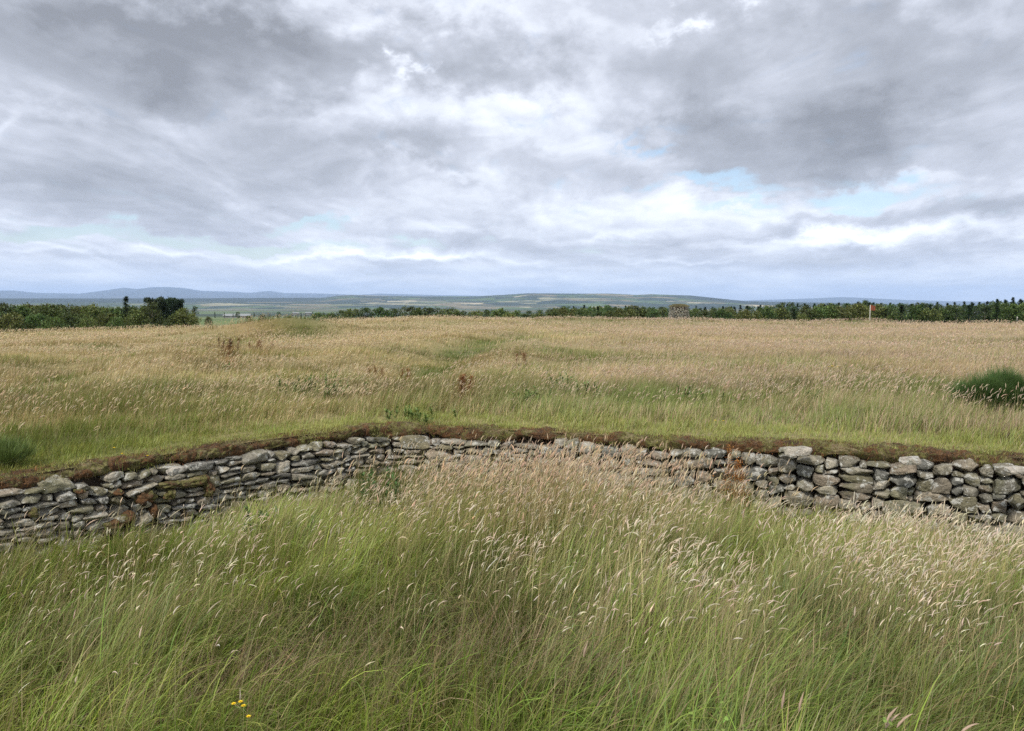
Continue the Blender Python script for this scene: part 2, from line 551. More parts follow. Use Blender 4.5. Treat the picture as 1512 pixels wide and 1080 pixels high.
def height(az, r):
    """ground height outside the enclosure"""
    az = np.asarray(az, float)
    r = np.asarray(r, float)
    x, y = r * np.sin(az), r * np.cos(az)
    azc = np.clip(az, -1.2, 1.2)
    px = 756 + F * np.tan(azc)
    px = np.clip(px, -2000, 3500)
    e = prof(EDGE, px)
    z = e * sm(r, 14, 78)
    t = r - rw(az)
    und = (vn(x, y, 7.0, 3, 3) - 0.5) * 0.50 * sm(t, 1.5, 8) + (vn(x, y, 22.0, 4, 2) - 0.5) * 0.5 * sm(r, 16, 40)
    z = z + und * (1 - sm(r, 88, 110))
    # old turf bank left of the middle, shallow trough of the trodden path, hump by the far edge
    ex, ey = onground(415, 488)
    z = z + 1.0 * np.exp(-((x - ex) / 5.0) ** 2 - ((y - ey) / 3.0) ** 2)
    ex, ey = onground(340, 528)
    z = z + 0.22 * np.exp(-((x - ex) / 2.2) ** 2 - ((y - ey) / 2.0) ** 2)
    ex, ey = onground(1262, 470)
    z = z + 0.30 * np.exp(-((x - ex) / 2.6) ** 2 - ((y - ey) / 3.0) ** 2)
    hump = vn(x * .45, y, 3.4, 6, 3) - 0.5
    z = z + hump * 0.55 * sm(t, 2.0, 9) * (1 - sm(r, 60, 95)) * (1 - .5 * sm(px, 900, 1200))
    for a_, b_ in (((20, 575), (90, 549)), ((90, 549), (160, 524)), ((160, 524), (240, 503)), ((610, 557), (640, 533)), ((640, 533), (700, 510)), ((700, 510), (805, 491))):
        (ax_, ay_), (bx_, by_) = onground(*a_), onground(*b_)
        ll_ = (bx_ - ax_) ** 2 + (by_ - ay_) ** 2
        k_ = np.clip(((x - ax_) * (bx_ - ax_) + (y - ay_) * (by_ - ay_)) / ll_, 0, 1)
        dd_ = np.hypot(x - ax_ - k_ * (bx_ - ax_), y - ay_ - k_ * (by_ - ay_))
        z = z - 0.16 * np.exp(-(dd_ / 1.3) ** 2) + 0.10 * np.exp(-((dd_ - 2.3) / 1.0) ** 2)
    far_r = np.array([0, 92, 108, 130, 170, 220, 300, 400, 600, 1000, 2000, 3000, 6000])
    lowz = np.array([0, 0, -1.3, -3.6, -4.6, -5.2, -6.0, -7.0, -9.6, -16.5, -28, -38, -44.0])
    far = np.interp(r, far_r, lowz)
    z = z * (1 - sm(r, 95, 180)) + far
    ch = np.cos(azc)
    t10 = CAMZ + (447 - prof(R10, px)) / F * 10500 * ch
    t30 = CAMZ + (447 - prof(R30, px)) / F * 32000 * ch
    bump10 = (vn(x, y, 1500, 8, 4) - 0.5) * 40
    z10 = -44 + (t10 + 44) * sm(r, 5600, 10500) ** 0.9 + bump10 * sm(r, 6000, 7500) * (1 - sm(r, 9000, 10500))
    z10 = np.where(r > 10500, t10 + (-150 - t10) * sm(r, 10500, 13000), z10)
    z30 = -150 + (t30 + 150) * sm(r, 17000, 32000) + (vn(x, y, 5000, 9, 4) - 0.5) * 260 * sm(r, 18000, 24000) * (1 - sm(r, 26000, 32000))
    z30 = np.where(r > 32000, t30 + (-200 - t30) * sm(r, 32000, 36000), z30)
    z = np.where(r > 6000, z10, z)
    z = np.where(r > 15000, z30, z)
    return z


def inner_z(x, y):
    """ground inside the enclosure: lower than the field, rising a little towards the photographer"""
    r = np.hypot(x, y)
    z = -1.02 + 0.18 * (1 - sm(r, 1.5, 6.5)) + (vn(x, y, 2.5, 5, 3) - 0.5) * 0.16
    # heaped ground below the middle and right of the wall
    z = z + 0.08 * np.exp(-((x - 0.8) / 1.6) ** 2 - ((y - 8.4) / 1.5) ** 2)
    z = z + 0.16 * np.exp(-((x + 4.8) / 1.7) ** 2 - ((y - 6.6) / 1.6) ** 2)
    return z


def fieldz(x, y):
    return height(np.arctan2(x, y), np.hypot(x, y))


# ---- colour plan of the field (pixel places of real patches, read on the ground plane)
GREEN = [(610, 557, 55, 10, .85), (640, 533, 50, 10, .95), (690, 513, 55, 9, 1.0), (745, 501, 60, 7, 1.0), (805, 492, 60, 5, 1.0), (860, 520, 70, 8, .7), (790, 540, 40, 8, .6), (330, 590, 160, 30, .5), (200, 620, 160, 16, .5), (560, 625, 200, 14, .5), (1060, 600, 200, 12, .35), (420, 540, 120, 12, .45), (700, 560, 60, 8, .6),
         (20, 575, 80, 9, 1.0), (90, 549, 60, 9, .9), (160, 524, 60, 7, .85), (215, 510, 40, 4, .5), (430, 487, 71, 8, .90), (500, 480, 40, 5, .5), (345, 500, 30, 10, .6), (445, 572, 60, 16, .7),
         (620, 615, 90, 18, .7), (780, 592, 50, 15, .5), (870, 580, 50, 12, .4), (1000, 588, 60, 12, .5), (1110, 580, 110, 10, .5), (1230, 590, 90, 12, .45), (1380, 574, 110, 12, .45),
         (900, 470, 260, 3.0, .5), (1180, 470, 150, 3, .35), (560, 478, 100, 4, .35), (1262, 468, 30, 3, .8), (300, 505, 30, 8, .2), (520, 615, 120, 20, .4), (100, 610, 200, 15, .25),
         (1455, 500, 8, 22, .35), (1490, 500, 6, 22, .3), (360, 545, 40, 10, .5), (1260, 645, 60, 10, .5), (1150, 640, 60, 8, .4)]
GOLD = [(560, 505, 110, 16, .7), (300, 510, 130, 12, .4), (120, 500, 160, 10, .4), (1010, 480, 150, 4, .6), (430, 470, 80, 5, .3)]
RUST = [(338, 524, 12, 14, 1.0), (388, 520, 14, 8, .7), (560, 553, 12, 8, .8), (592, 555, 12, 8, .8), (682, 572, 14, 12, .6), (380, 487, 60, 6, .5)]
BARE = [(48, 584, 50, 5, 1.0), (120, 577, 50, 3, .6), (705, 540, 22, 3, .5), (300, 492, 20, 2, .3)]


def patches(tbl, px, py):
    o = np.zeros_like(px)
    for a, b, c, d, e in tbl:
        o = np.maximum(o, e * np.exp(-((px - a) / c) ** 2 - ((py - b) / d) ** 2))
    return o


def field_plan(x, y, zs=0.16):
    px, py = project(x, y, zs)
    wob = (vn(x, y, 3.0, 21, 3) - 0.5)
    sc = np.clip((py - 447) / 100.0, 0.05, 2.0)
    px2, py2 = px + wob * 60 * sc ** .5, py + (vn(x, y, 3.0, 22, 3) - 0.5) * 9 * sc
    gr = np.interp(py, [455, 480, 520, 560, 600, 640], [.12, .15, .25, .40, .50, .62])
    gr = gr + (vn(x * .35, y, 2.6, 25, 3) - .5) * .5
    right = sm(px, 820, 1050)
    gr = gr * (1 - 0.5 * right * (1 - sm(py, 555, 575)))
    gr = gr + (vn(x, y, 4.0, 23, 4) - 0.5) * 1.9 * np.interp(py, [455, 640], [.55, .9])
    gr = np.clip(np.maximum(gr, patches(GREEN, px2, py2) + 0.1 * wob), 0, 1)
    gold = np.clip(patches(GOLD, px2, py2) + (vn(x, y, 6, 24, 3) - .5) * .5, 0, 1)
    rust = patches(RUST, px, py)
    bare = patches(BARE, px2, py2)
    t = wall_t(x, y)
    return gr, gold, rust, bare, t, px, py


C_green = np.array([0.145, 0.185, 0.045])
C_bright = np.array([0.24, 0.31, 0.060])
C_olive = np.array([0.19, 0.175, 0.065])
C_straw = np.array([0.49, 0.40, 0.205])
C_gold = np.array([0.58, 0.45, 0.22])
C_pink = np.array([0.47, 0.37, 0.235])
C_brown = np.array([0.26, 0.18, 0.11])
C_rust = np.array([0.24, 0.095, 0.035])


def lerp(a, b, t):
    t = np.asarray(t)[:, None]
    return a * (1 - t) + b * t


def build_polar(name, azs, rs, zf, colf, material, patchf=None, label=None, kind='structure', smooth=True):
    A, RR = np.meshgrid(azs, rs, indexing='ij') if np.ndim(rs) == 1 else (np.repeat(azs[:, None], rs.shape[1], 1), rs)
    x, y = RR * np.sin(A), RR * np.cos(A)
    z = zf(A, RR, x, y)
    na, nr = A.shape
    idx = np.arange(na * nr).reshape(na, nr)
    q = np.stack([idx[:-1, :-1], idx[1:, :-1], idx[1:, 1:], idx[:-1, 1:]], -1).reshape(-1, 4)[:, ::-1]
    mb = MB()
    mb.add(np.stack([x, y, z], -1), q=q, c=colf(x.ravel(), y.ravel(), RR.ravel()))
    o = mb.build(name, material, smooth=smooth)
    if patchf is not None:
        at = o.data.attributes.new('patch', 'FLOAT', 'POINT')
        at.data.foreach_set('value', patchf(x.ravel(), y.ravel(), RR.ravel()).astype(np.float32))
    if label:
        o['label'] = label
    o['kind'] = kind
    return o


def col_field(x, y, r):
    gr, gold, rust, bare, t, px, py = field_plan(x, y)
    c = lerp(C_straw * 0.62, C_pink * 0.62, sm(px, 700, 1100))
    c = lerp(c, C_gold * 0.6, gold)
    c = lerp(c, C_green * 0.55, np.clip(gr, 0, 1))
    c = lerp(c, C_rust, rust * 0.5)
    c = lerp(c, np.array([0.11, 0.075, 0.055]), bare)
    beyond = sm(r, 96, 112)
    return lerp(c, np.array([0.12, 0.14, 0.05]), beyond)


azs = np.radians(np.arange(-78, 78.01, 0.15))
tt_ = np.concatenate([[0.0, 0.05, 0.1, 0.2], np.geomspace(0.3, 100, 210)])
rs_f = rw(azs)[:, None] + 0.22 + tt_[None, :] * ((108 - rw(azs))[:, None] / 100.0)
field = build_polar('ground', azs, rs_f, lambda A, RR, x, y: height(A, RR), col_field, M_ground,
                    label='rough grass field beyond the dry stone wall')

# enclosure floor, a disc that also runs away behind the camera
az2 = np.radians(np.arange(-180, 180.01, 0.75))
inw = np.abs(az2) < math.radians(74)
rmax = np.where(inw, rw(np.clip(az2, WAZ[0], WAZ[-1])) + 0.12, 60.0)
rs_i = rmax[:, None] * (np.linspace(0, 1, 80) ** 0.9)[None, :]
build_polar('enclosure_ground', az2, rs_i, lambda A, RR, x, y: inner_z(x, y),
            lambda x, y, r: lerp(np.array([0.05, 0.055, 0.02]), np.array([0.10, 0.085, 0.045]), vn(x, y, .5, 31, 3)), M_ground,
            label='soil under the tall grass inside the stone wall')

azf = np.radians(np.arange(-70, 70.01, 0.09))
rl = np.concatenate([np.geomspace(108, 1000, 70), np.geomspace(1030, 5600, 40)])


def col_low(x, y, r):
    px = 756 + F * x / np.maximum(y, 1)
    c = np.tile(np.array([0.10, 0.14, 0.045]), (len(x), 1))
    dark = sm(r, 900, 1500)
    n = vn(x, y, 420, 41, 3)
    c = lerp(c, np.array([0.035, 0.05, 0.028]), dark * sm(n, 0.3, 0.5))
    tan = sm(r, 3400, 3900) * sm(n, 0.45, 0.6)
    return lerp(c, np.array([0.20, 0.16, 0.08]), tan * 0.7)


build_polar('lowland_ground', azf, rl, lambda A, RR, x, y: height(A, RR), col_low, M_land,
            lambda x, y, r: 0.25 * sm(r, 250, 500) * (1 - sm(r, 800, 1300)) + 0.5 * sm(r, 3500, 4500), label='low farmland and dark plantations between field and hills')
rh = np.concatenate([np.geomspace(5600, 10400, 90), np.linspace(10450, 13000, 14), [14900]])


def patch_h(x, y, r):
    px = 756 + F * x / np.maximum(y, 1)
    leftdark = (1 - sm(px, 440, 540)) * sm(r, 7600, 8300)
    rightdark = sm(px, 985, 1030) * sm(r, 7500, 8500)
    topdark = sm(r, 9900, 10300) * .8
    return np.clip(1 - np.maximum(np.maximum(leftdark, rightdark), topdark), 0, 1) * 0.95


build_polar('hills', azf, rh, lambda A, RR, x, y: height(A, RR), lambda x, y, r: np.tile(np.array([0.020, 0.034, 0.026]), (len(x), 1)), M_land,
            patch_h, label='long low hills patched with fields and dark woods')
rm = np.concatenate([np.geomspace(15200, 32000, 60), np.linspace(32200, 36000, 8)])
build_polar('mountain_hills', azf, rm, lambda A, RR, x, y: height(A, RR), lambda x, y, r: np.tile(np.array([0.05, 0.06, 0.06]), (len(x), 1)), M_land,
            lambda x, y, r: 0.12 + 0 * x, label='faint blue mountains on the horizon')

# ------------------------------------------------------------------ haze
SKIP_HAZE = False
if not SKIP_HAZE:
    hb = MB()
    x0, x1, y0, y1, z0, z1 = -36000, 36000, -400, 36500, -420, 640
    hv = [(x, y, z) for x in (x0, x1) for y in (y0, y1) for z in (z0, z1)]
    hb.add(hv, q=[(0, 1, 3, 2), (4, 6, 7, 5), (0, 4, 5, 1), (2, 3, 7, 6), (0, 2, 6, 4), (1, 5, 7, 3)])
    mh, h = mat('haze_air')
    pv = h.n('ShaderNodeVolumePrincipled')
    pv.inputs['Color'].default_value = (0.52, 0.69, 1.0, 1)
    pv.inputs['Density'].default_value = 4.2e-5
    pv.inputs['Anisotropy'].default_value = 0.0
    o_ = h.n('ShaderNodeOutputMaterial')
    h.nt.links.new(pv.outputs[0], o_.inputs['Volume'])
    hz = hb.build('haze', mh)
    tag(hz, 'thin blue haze over the distant hills', kind='stuff')

# ------------------------------------------------------------------ dry stone wall
wall = empty('dry_stone_wall', (float(WX[len(WX) // 2]), float(WY[len(WX) // 2]), 0))
tag(wall, 'mossy dry stone retaining wall with a wide corner, edging the field', 'wall')
bpy.context.view_layer.update()


def unparent_offset(o):
    o.location = (-wall.location.x, -wall.location.y, 0)
    return o


def wall_point(s, out=0.0):
    x = np.interp(s, WS, WX)
    y = np.interp(s, WS, WY)
    nx = np.interp(s, WS, NX)
    ny = np.interp(s, WS, NY)
    return x + nx * out, y + ny * out, nx, ny


K = 12
gl = np.linspace(-1, 1, K + 1)
cv, cq, cidx = [], [], {}
for ax in range(3):
    for sg in (-1, 1):
        ii = np.zeros((K + 1, K + 1), int)
        for i in range(K + 1):
            for j in range(K + 1):
                p = [0, 0, 0]
                p[ax] = sg
                p[(ax + 1) % 3] = gl[i]
                p[(ax + 2) % 3] = gl[j]
                key = tuple(round(c_, 4) for c_ in p)
                if key not in cidx:
                    cidx[key] = len(cv)
                    cv.append(p)
                ii[i, j] = cidx[key]
        for i in range(K):
            for j in range(K):
                f_ = [ii[i, j], ii[i + 1, j], ii[i + 1, j + 1], ii[i, j + 1]]
                cq.append(f_ if sg > 0 else f_[::-1])
cv = np.array(cv, float)
cq = np.array(cq)
cs = cv / np.linalg.norm(cv, axis=1)[:, None]


def stone(mb, ctr, ux, uy, w, d, h_, rnd, color, tilt=0.0, seed=0):
    r_ = np.random.default_rng(seed)
    e = np.sign(cs) * np.abs(cs) ** (0.55 if rnd < .5 else 0.7)
    e = e / np.abs(e).max(1)[:, None] if False else e
    p = cv * (1 - rnd) + cs * 1.12 * rnd
    # chamfer by random planes so each stone has its own outline
    for _ in range(13):
        n = r_.normal(size=3)
        n[1] *= 0.5
        n /= np.linalg.norm(n)
        lim = r_.uniform(0.78, 1.10)
        dd = p @ n
        p = p - np.outer(np.maximum(dd - lim, 0) * 1.0, n)
    # taper and shear of the face
    p[:, 0] += p[:, 2] * r_.uniform(-.16, .16)
    p[:, 2] *= 1 + p[:, 0] * r_.uniform(-.20, .20)
    off = r_.uniform(0, 60, 3)
    fr = 1.6
    nn = vn((p[:, 0] * w + off[0] + p[:, 1] * d * .7) * fr, (p[:, 2] * h_ + off[1] - p[:, 1] * d * .6) * fr, .16, 51, 3) - .5
    n2 = vn((p[:, 0] * w + off[2]) * fr, (p[:, 2] * h_ + p[:, 1] * d + off[0]) * fr, .06, 52, 3) - .5
    p = p * (1 + (nn * 0.16 + n2 * 0.12)[:, None])
    p = p * np.array([w / 2, d / 2, h_ / 2])
    ct, st = math.cos(tilt), math.sin(tilt)
    p[:, 0], p[:, 2] = p[:, 0] * ct - p[:, 2] * st, p[:, 0] * st + p[:, 2] * ct
    X = ctr[0] + p[:, 0] * ux[0] + p[:, 1] * uy[0]
    Y = ctr[1] + p[:, 0] * ux[1] + p[:, 1] * uy[1]
    mb.add(np.stack([X, Y, ctr[2] + p[:, 2]], 1), q=cq, c=color)


sm_ = MB()
res = 0.01
n_s = int(WS[-1] / res)
sky_ = np.full(n_s, -1.15)
PAL = [(0.25, 0.23, 0.19), (0.20, 0.19, 0.165), (0.28, 0.26, 0.215), (0.22, 0.21, 0.155), (0.25, 0.22, 0.18), (0.15, 0.148, 0.138), (0.31, 0.29, 0.25), (0.20, 0.185, 0.13), (0.23, 0.195, 0.16)]
r_ = random.Random(3)
S_A, S_B = 4.0, float(WS[-1]) - 4.0
lo_i, hi_i = int(S_A / res), int(S_B / res)
nst = 0
sc_hole = None
hx, hy = onground(205, 690)
s_hole = float(WS[np.argmin((WX - hx) ** 2 + (WY - hy) ** 2)])


def top_at(s):
    return -0.075 + 0.03 * math.sin(s * 1.7) + 0.025 * math.sin(s * 5.1 + 1)


while nst < 3000:
    seg = sky_[lo_i:hi_i]
    i = int(np.argmin(seg)) + lo_i
    base = sky_[i]
    s = i * res
    if base > top_at(s) - 0.03:
        # this column is full: raise out of the way
        if sky_[lo_i:hi_i].min() > -0.2:
            break
    a = i
    while a > lo_i and sky_[a - 1] < base + 0.022:
        a -= 1
    b = i
    while b < hi_i - 1 and sky_[b + 1] < base + 0.022:
        b += 1
    width = (b - a + 1) * res
    if width < 0.05:
        nb = min(sky_[a - 1] if a > 0 else 9, sky_[b + 1] if b + 1 < n_s else 9)
        sky_[a:b + 1] = max(nb, base + 0.01)
        continue
    right = sm(np.array(s), S_CORNER + 0.6, S_CORNER + 2.2)
    lowr = 1 - (base + 1.1)
    if r_.random() < right:
        w = r_.uniform(0.13, 0.40)
        hh = r_.uniform(0.075, 0.18) + 0.12 * max(0, lowr - .35)
        rnd = r_.uniform(0.18, 0.42)
        if r_.random() < 0.12:
            hh, w = r_.uniform(.05, .08), r_.uniform(.12, .25)
    else:
        w = r_.uniform(0.10, 0.34)
        hh = r_.uniform(0.040, 0.098)
        rnd = r_.uniform(0.06, 0.28)
        if r_.random() < 0.07:
            hh, w = r_.uniform(.12, .165), r_.uniform(.26, .42)
            rnd = r_.uniform(.15, .35)
    if width < w * 1.35:
        w = width
    if width - w < 0.07:
        w = width
    if w > 0.62:
        w = width / 2 if width < .9 else 0.42
    hh = min(hh, max(0.045, w * 0.85))
    lim = top_at(s)
    if base + hh > lim:
        if lim - base > 0.04:
            hh = lim - base
        else:
            sky_[a:b + 1] = np.maximum(sky_[a:b + 1], lim + .01)
            continue
    sleft = r_.random() < 0.5
    ia = a if sleft else b + 1 - int(round(w / res))
    ib = ia + int(round(w / res))
    bz = sky_[ia:ib].max()
    sc_ = (ia + ib) / 2 * res
    zc = bz + hh / 2
    out = -0.145 + r_.uniform(-0.02, 0.025) + 0.07 * (-(zc))   # batter
    loose = math.exp(-((sc_ - s_hole) / 0.42) ** 2)
    tilt = r_.uniform(-.05, .05)
    if loose > .4:
        out += r_.uniform(-0.08, 0.05) * loose
        tilt += r_.uniform(-.45, .45) * loose
        if r_.random() < .02:
            sky_[ia:ib] = bz + hh
            continue
    x, y, nx, ny = wall_point(sc_, out)
    base_c = np.array(PAL[r_.randrange(len(PAL))]) * r_.uniform(0.8, 1.2)
    if 0.2 < right:
        base_c = base_c * 0.93 + np.array([-.004, .0, .0])
    ux = (-ny, nx)
    stone(sm_, (float(x), float(y), zc), (float(ux[0]), float(ux[1])), (float(nx), float(ny)), w * 1.07, 0.30, hh * 1.13, rnd, base_c, tilt, nst)
    sky_[ia:ib] = bz + hh + 0.004
    nst += 1
# a few pale stones loose on the rim
for px, py, w in ((533, 646, .10), (1178, 662, .30), (1160, 660, .16), (1345, 676, .22), (262, 690, .2), (1500, 690, .2)):
    x, y = onground(px, py, 0.02)
    n_ = int(np.argmin((WX - x) ** 2 + (WY - y) ** 2))
    stone(sm_, (float(x), float(y), -0.01), (-float(NY[n_]), float(NX[n_])), (float(NX[n_]), float(NY[n_])), w, w * .7, w * .38, .45, (0.36, 0.34, 0.31), 0.1, 900 + px)
o = sm_.build('stonework', M_stone, wall, smooth=True)
unparent_offset(o)

# dark earth core behind the stones
n_ = np.arange(0, len(WS), 6)
mb = MB()
rows = [(-0.17, -1.4), (-0.16, -0.6), (-0.15, -0.12), (-0.45, -0.05)]
vv = []
for out, z in rows:
    vv.append(np.stack([WX[n_] + NX[n_] * out, WY[n_] + NY[n_] * out, np.full(len(n_), z)], 1))
vv = np.stack(vv, 1)
idx = np.arange(vv.shape[0] * 4).reshape(-1, 4)
q = np.stack([idx[:-1, :-1], idx[1:, :-1], idx[1:, 1:], idx[:-1, 1:]], -1).reshape(-1, 4)
mb.add(vv, q=q)
unparent_offset(mb.build('earth_core', M_earth, wall))

# mossy rim
mb = MB()
n_ = np.arange(0, len(WS), 1)
ss_ = WS[n_]
prof_ = [(-0.04, -0.15), (0.0, -0.13), (0.02, -0.10), (0.025, -0.065), (0.02, -0.03), (-0.03, -0.005), (-0.09, 0.012), (-0.16, 0.022), (-0.24, 0.020), (-0.33, 0.01), (-0.45, -0.03)]
pa_ = np.array(prof_)
pi_ = np.linspace(0, len(prof_) - 1, 34)
prof_ = list(zip(np.interp(pi_, np.arange(len(pa_)), pa_[:, 0]), np.interp(pi_, np.arange(len(pa_)), pa_[:, 1])))
vv = []
for k, (out, z) in enumerate(prof_):
    nn = vn(ss_, np.full(len(ss_), k * .018), .26, 61, 3) - .5
    nf = vn(ss_, np.full(len(ss_), k * .018), .055, 62, 3) - .5
    dr = (vn(ss_, np.full(len(ss_), 3.0), .5, 63, 3) - .5)
    oo = out + nn * .15 + nf * .09 - 0.11
    zz = z * .85 + nn * .10 + nf * .08 + dr * .20 * max(0, 1 - k / 14)
    vv.append(np.stack([WX[n_] + NX[n_] * oo, WY[n_] + NY[n_] * oo, zz], 1))
vv = np.stack(vv, 1)
m_k = len(prof_)
idx = np.arange(vv.shape[0] * m_k).reshape(-1, m_k)
q = np.stack([idx[:-1, :-1], idx[1:, :-1], idx[1:, 1:], idx[:-1, 1:]], -1).reshape(-1, 4)
mb.add(vv, q=q)
# moss patches lying on the stones around the loose part of the left run and elsewhere
def moss_lump(px, py, w, h_, out=0.0):
    x, y = onground(px, 660, 0)
    # find where the column px meets the wall face
    azq = math.atan2(px - 756, F)
    k_ = int(np.argmin(np.abs(WAZ - azq)))
    xx, yy = WX[k_], WY[k_]
    rx, ry, rz = ray(px, py)
    z = CAMZ + rz / math.hypot(rx, ry) * math.hypot(xx, yy)
    r2 = np.random.default_rng(int(px * 7 + py))
    p = cs * (1 + (vn(cs[:, 0] * 1 + px, cs[:, 2] + cs[:, 1] * .5 + py, .45, 64, 3) - .5)[:, None] * 1.1)
    p = p * np.array([w / 2, 0.07, h_ / 2])
    ux, uy = (-NY[k_], NX[k_]), (NX[k_], NY[k_])
    cx, cy = xx + NX[k_] * (0.0 + out - 0.07 * z), yy + NY[k_] * (0.0 + out - 0.07 * z)
    mb.add(np.stack([cx + p[:, 0] * ux[0] + p[:, 1] * uy[0], cy + p[:, 0] * ux[1] + p[:, 1] * uy[1], z + p[:, 2]], 1), q=cq)


for a in ((280, 712, .34, .12), (300, 722, .16, .16), (240, 730, .14, .12), (205, 735, .20, .16), (155, 775, .2, .1), (175, 765, .14, .14), (165, 728, .08, .07), (105, 726, .1, .05),
          (35, 758, .08, .1), (240, 716, .3, .08), (215, 755, .1, .15), (1250, 760, .05, .08)):
    moss_lump(*a)
unparent_offset(mb.build('moss_rim', M_moss, wall, smooth=True))


# ------------------------------------------------------------------ grass generators
def ribbons(mb, bx, by, bz, L, Wd, laz, th0, dth, segs, c0, c1, flat=0.55, power=1.3, twist=None):
    """curved blades: base position, length, width, lean azimuth (direction vector angle), start and added angle from vertical"""
    N = len(bx)
    t = np.linspace(0, 1, segs + 1)
    tm = (t[:-1] + t[1:]) / 2
    th = th0[:, None] + dth[:, None] * tm[None, :] ** power
    dh = np.sin(th) * (L / segs)[:, None]
    dv = np.cos(th) * (L / segs)[:, None]
    hh = np.concatenate([np.zeros((N, 1)), np.cumsum(dh, 1)], 1)
    vv = np.concatenate([np.zeros((N, 1)), np.cumsum(dv, 1)], 1)
    cx, cy = np.cos(laz), np.sin(laz)
    px = bx[:, None] + hh * cx[:, None]
    py = by[:, None] + hh * cy[:, None]
    pz = bz[:, None] + vv
    if twist is None:
        twist = rng.uniform(-0.9, 0.9, N)
    sx, sy = np.cos(laz + math.pi / 2 + twist), np.sin(laz + math.pi / 2 + twist)
    wt = (1 - t) ** flat * np.clip(0.55 + t * 2.0, 0, 1)
    w = Wd[:, None] * wt[None, :] / 2
    V = np.zeros((N, 2 * segs + 1, 3), np.float32)
    for s_ in range(segs):
        V[:, 2 * s_, 0] = px[:, s_] - sx * w[:, s_]
        V[:, 2 * s_, 1] = py[:, s_] - sy * w[:, s_]
        V[:, 2 * s_, 2] = pz[:, s_]
        V[:, 2 * s_ + 1, 0] = px[:, s_] + sx * w[:, s_]
        V[:, 2 * s_ + 1, 1] = py[:, s_] + sy * w[:, s_]
        V[:, 2 * s_ + 1, 2] = pz[:, s_]
    V[:, -1, 0], V[:, -1, 1], V[:, -1, 2] = px[:, -1], py[:, -1], pz[:, -1]
    nvv = 2 * segs + 1
    off = (np.arange(N) * nvv)[:, None]
    q = []
    for s_ in range(segs - 1):
        q.append(off + np.array([2 * s_, 2 * s_ + 1, 2 * s_ + 3, 2 * s_ + 2])[None, :])
    tr = off + np.array([2 * segs - 2, 2 * segs - 1, 2 * segs])[None, :]
    tt = np.repeat(t, 2)[:-1]
    C = c0[:, None, :] * (1 - tt)[None, :, None] + c1[:, None, :] * tt[None, :, None]
    mb.add(V, q=np.concatenate(q) if q else None, t=tr, c=C.reshape(-1, 3))
    return px, py, pz, th[:, -1]


def spindles(mb, px, py, pz, laz, th0, dth, L, Rd, col, rings=5, sides=4, fluff=0.25, col2=None):
    """seed heads: a tapered, curved, slightly ragged spindle growing on from the stem tip"""
    N = len(px)
    t = np.linspace(0, 1, rings)
    th = th0[:, None] + dth[:, None] * t[None, :]
    st = (L / (rings - 1))[:, None]
    hx = np.concatenate([np.zeros((N, 1)), np.cumsum(np.sin(th[:, :-1]) * st, 1)], 1)
    hz = np.concatenate([np.zeros((N, 1)), np.cumsum(np.cos(th[:, :-1]) * st, 1)], 1)
    cx, cy = np.cos(laz)[:, None], np.sin(laz)[:, None]
    X, Y, Z = px[:, None] + hx * cx, py[:, None] + hx * cy, pz[:, None] + hz
    pr = np.interp(t, [0, .2, .45, .8, 1], [.3, .9, 1, .5, .04])
    V = np.zeros((N, rings, sides, 3), np.float32)
    for k in range(sides):
        ph = 2 * math.pi * k / sides
        rr = Rd[:, None] * pr[None, :] * (1 + fluff * rng.uniform(-1, 1, (N, rings)))
        a, b = rr * math.cos(ph), rr * math.sin(ph)
        # a along the horizontal side vector, b along the normal in the lean plane
        V[:, :, k, 0] = X - a * np.sin(laz)[:, None] + b * np.cos(th) * cx
        V[:, :, k, 1] = Y + a * np.cos(laz)[:, None] + b * np.cos(th) * cy
        V[:, :, k, 2] = Z - b * np.sin(th)
    nvv = rings * sides
    off = (np.arange(N) * nvv)[:, None]
    q = []
    for i in range(rings - 1):
        for k in range(sides):
            k2 = (k + 1) % sides
            q.append(off + np.array([i * sides + k, i * sides + k2, (i + 1) * sides + k2, (i + 1) * sides + k])[None, :])
    jit = rng.uniform(0.8, 1.15, (N, rings, sides, 1))
    C = (col[:, None, None, :] * jit).reshape(-1, 3)
    mb.add(V, q=np.concatenate(q), c=C)


def clustered(n, per, sampler, spread):
    """n points gathered in tussocks"""
    k = max(1, n // per)
    cx, cy = sampler(k)
    idx = rng.integers(0, k, n)
    a = rng.uniform(0, 2 * math.pi, n)
    r = spread * np.sqrt(rng.random(n)) * rng.uniform(.6, 1.5, k)[idx]
    return cx[idx] + r * np.cos(a), cy[idx] + r * np.sin(a), idx, k


def N_(a, s, n):
    return rng.normal(a, s, n)


def varied(c, n, s=0.16):
    return c * np.exp(rng.normal(0, s, (n, 1))) * np.exp(rng.normal(0, s * .35, (n, 3)))


# ---- foreground, inside the enclosure
AZV = R(41)


def inside_sampler(rmin, rmaxoff=0.0, pw=1.0):
    def f(n):
        xs, ys = [], []
        got = 0
        while got < n:
            a = rng.uniform(-R(57), R(57), n)
            r = np.sqrt(rng.uniform(rmin ** 2, 11.2 ** 2, n))
            if pw != 1.0:
                keep = rng.random(n) < (np.clip(r / 10.0, 0.1, 1)) ** pw
            else:
                keep = np.ones(n, bool)
            keep &= r < rw(a) - 0.03 + rmaxoff
            xs.append((r * np.sin(a))[keep])
            ys.append((r * np.cos(a))[keep])
            got += keep.sum()
        return np.concatenate(xs)[:n], np.concatenate(ys)[:n]
    return f


def clip_wall(x, y, margin=0.04):
    a = np.arctan2(x, y)
    return np.hypot(x, y) < rw(a) - margin


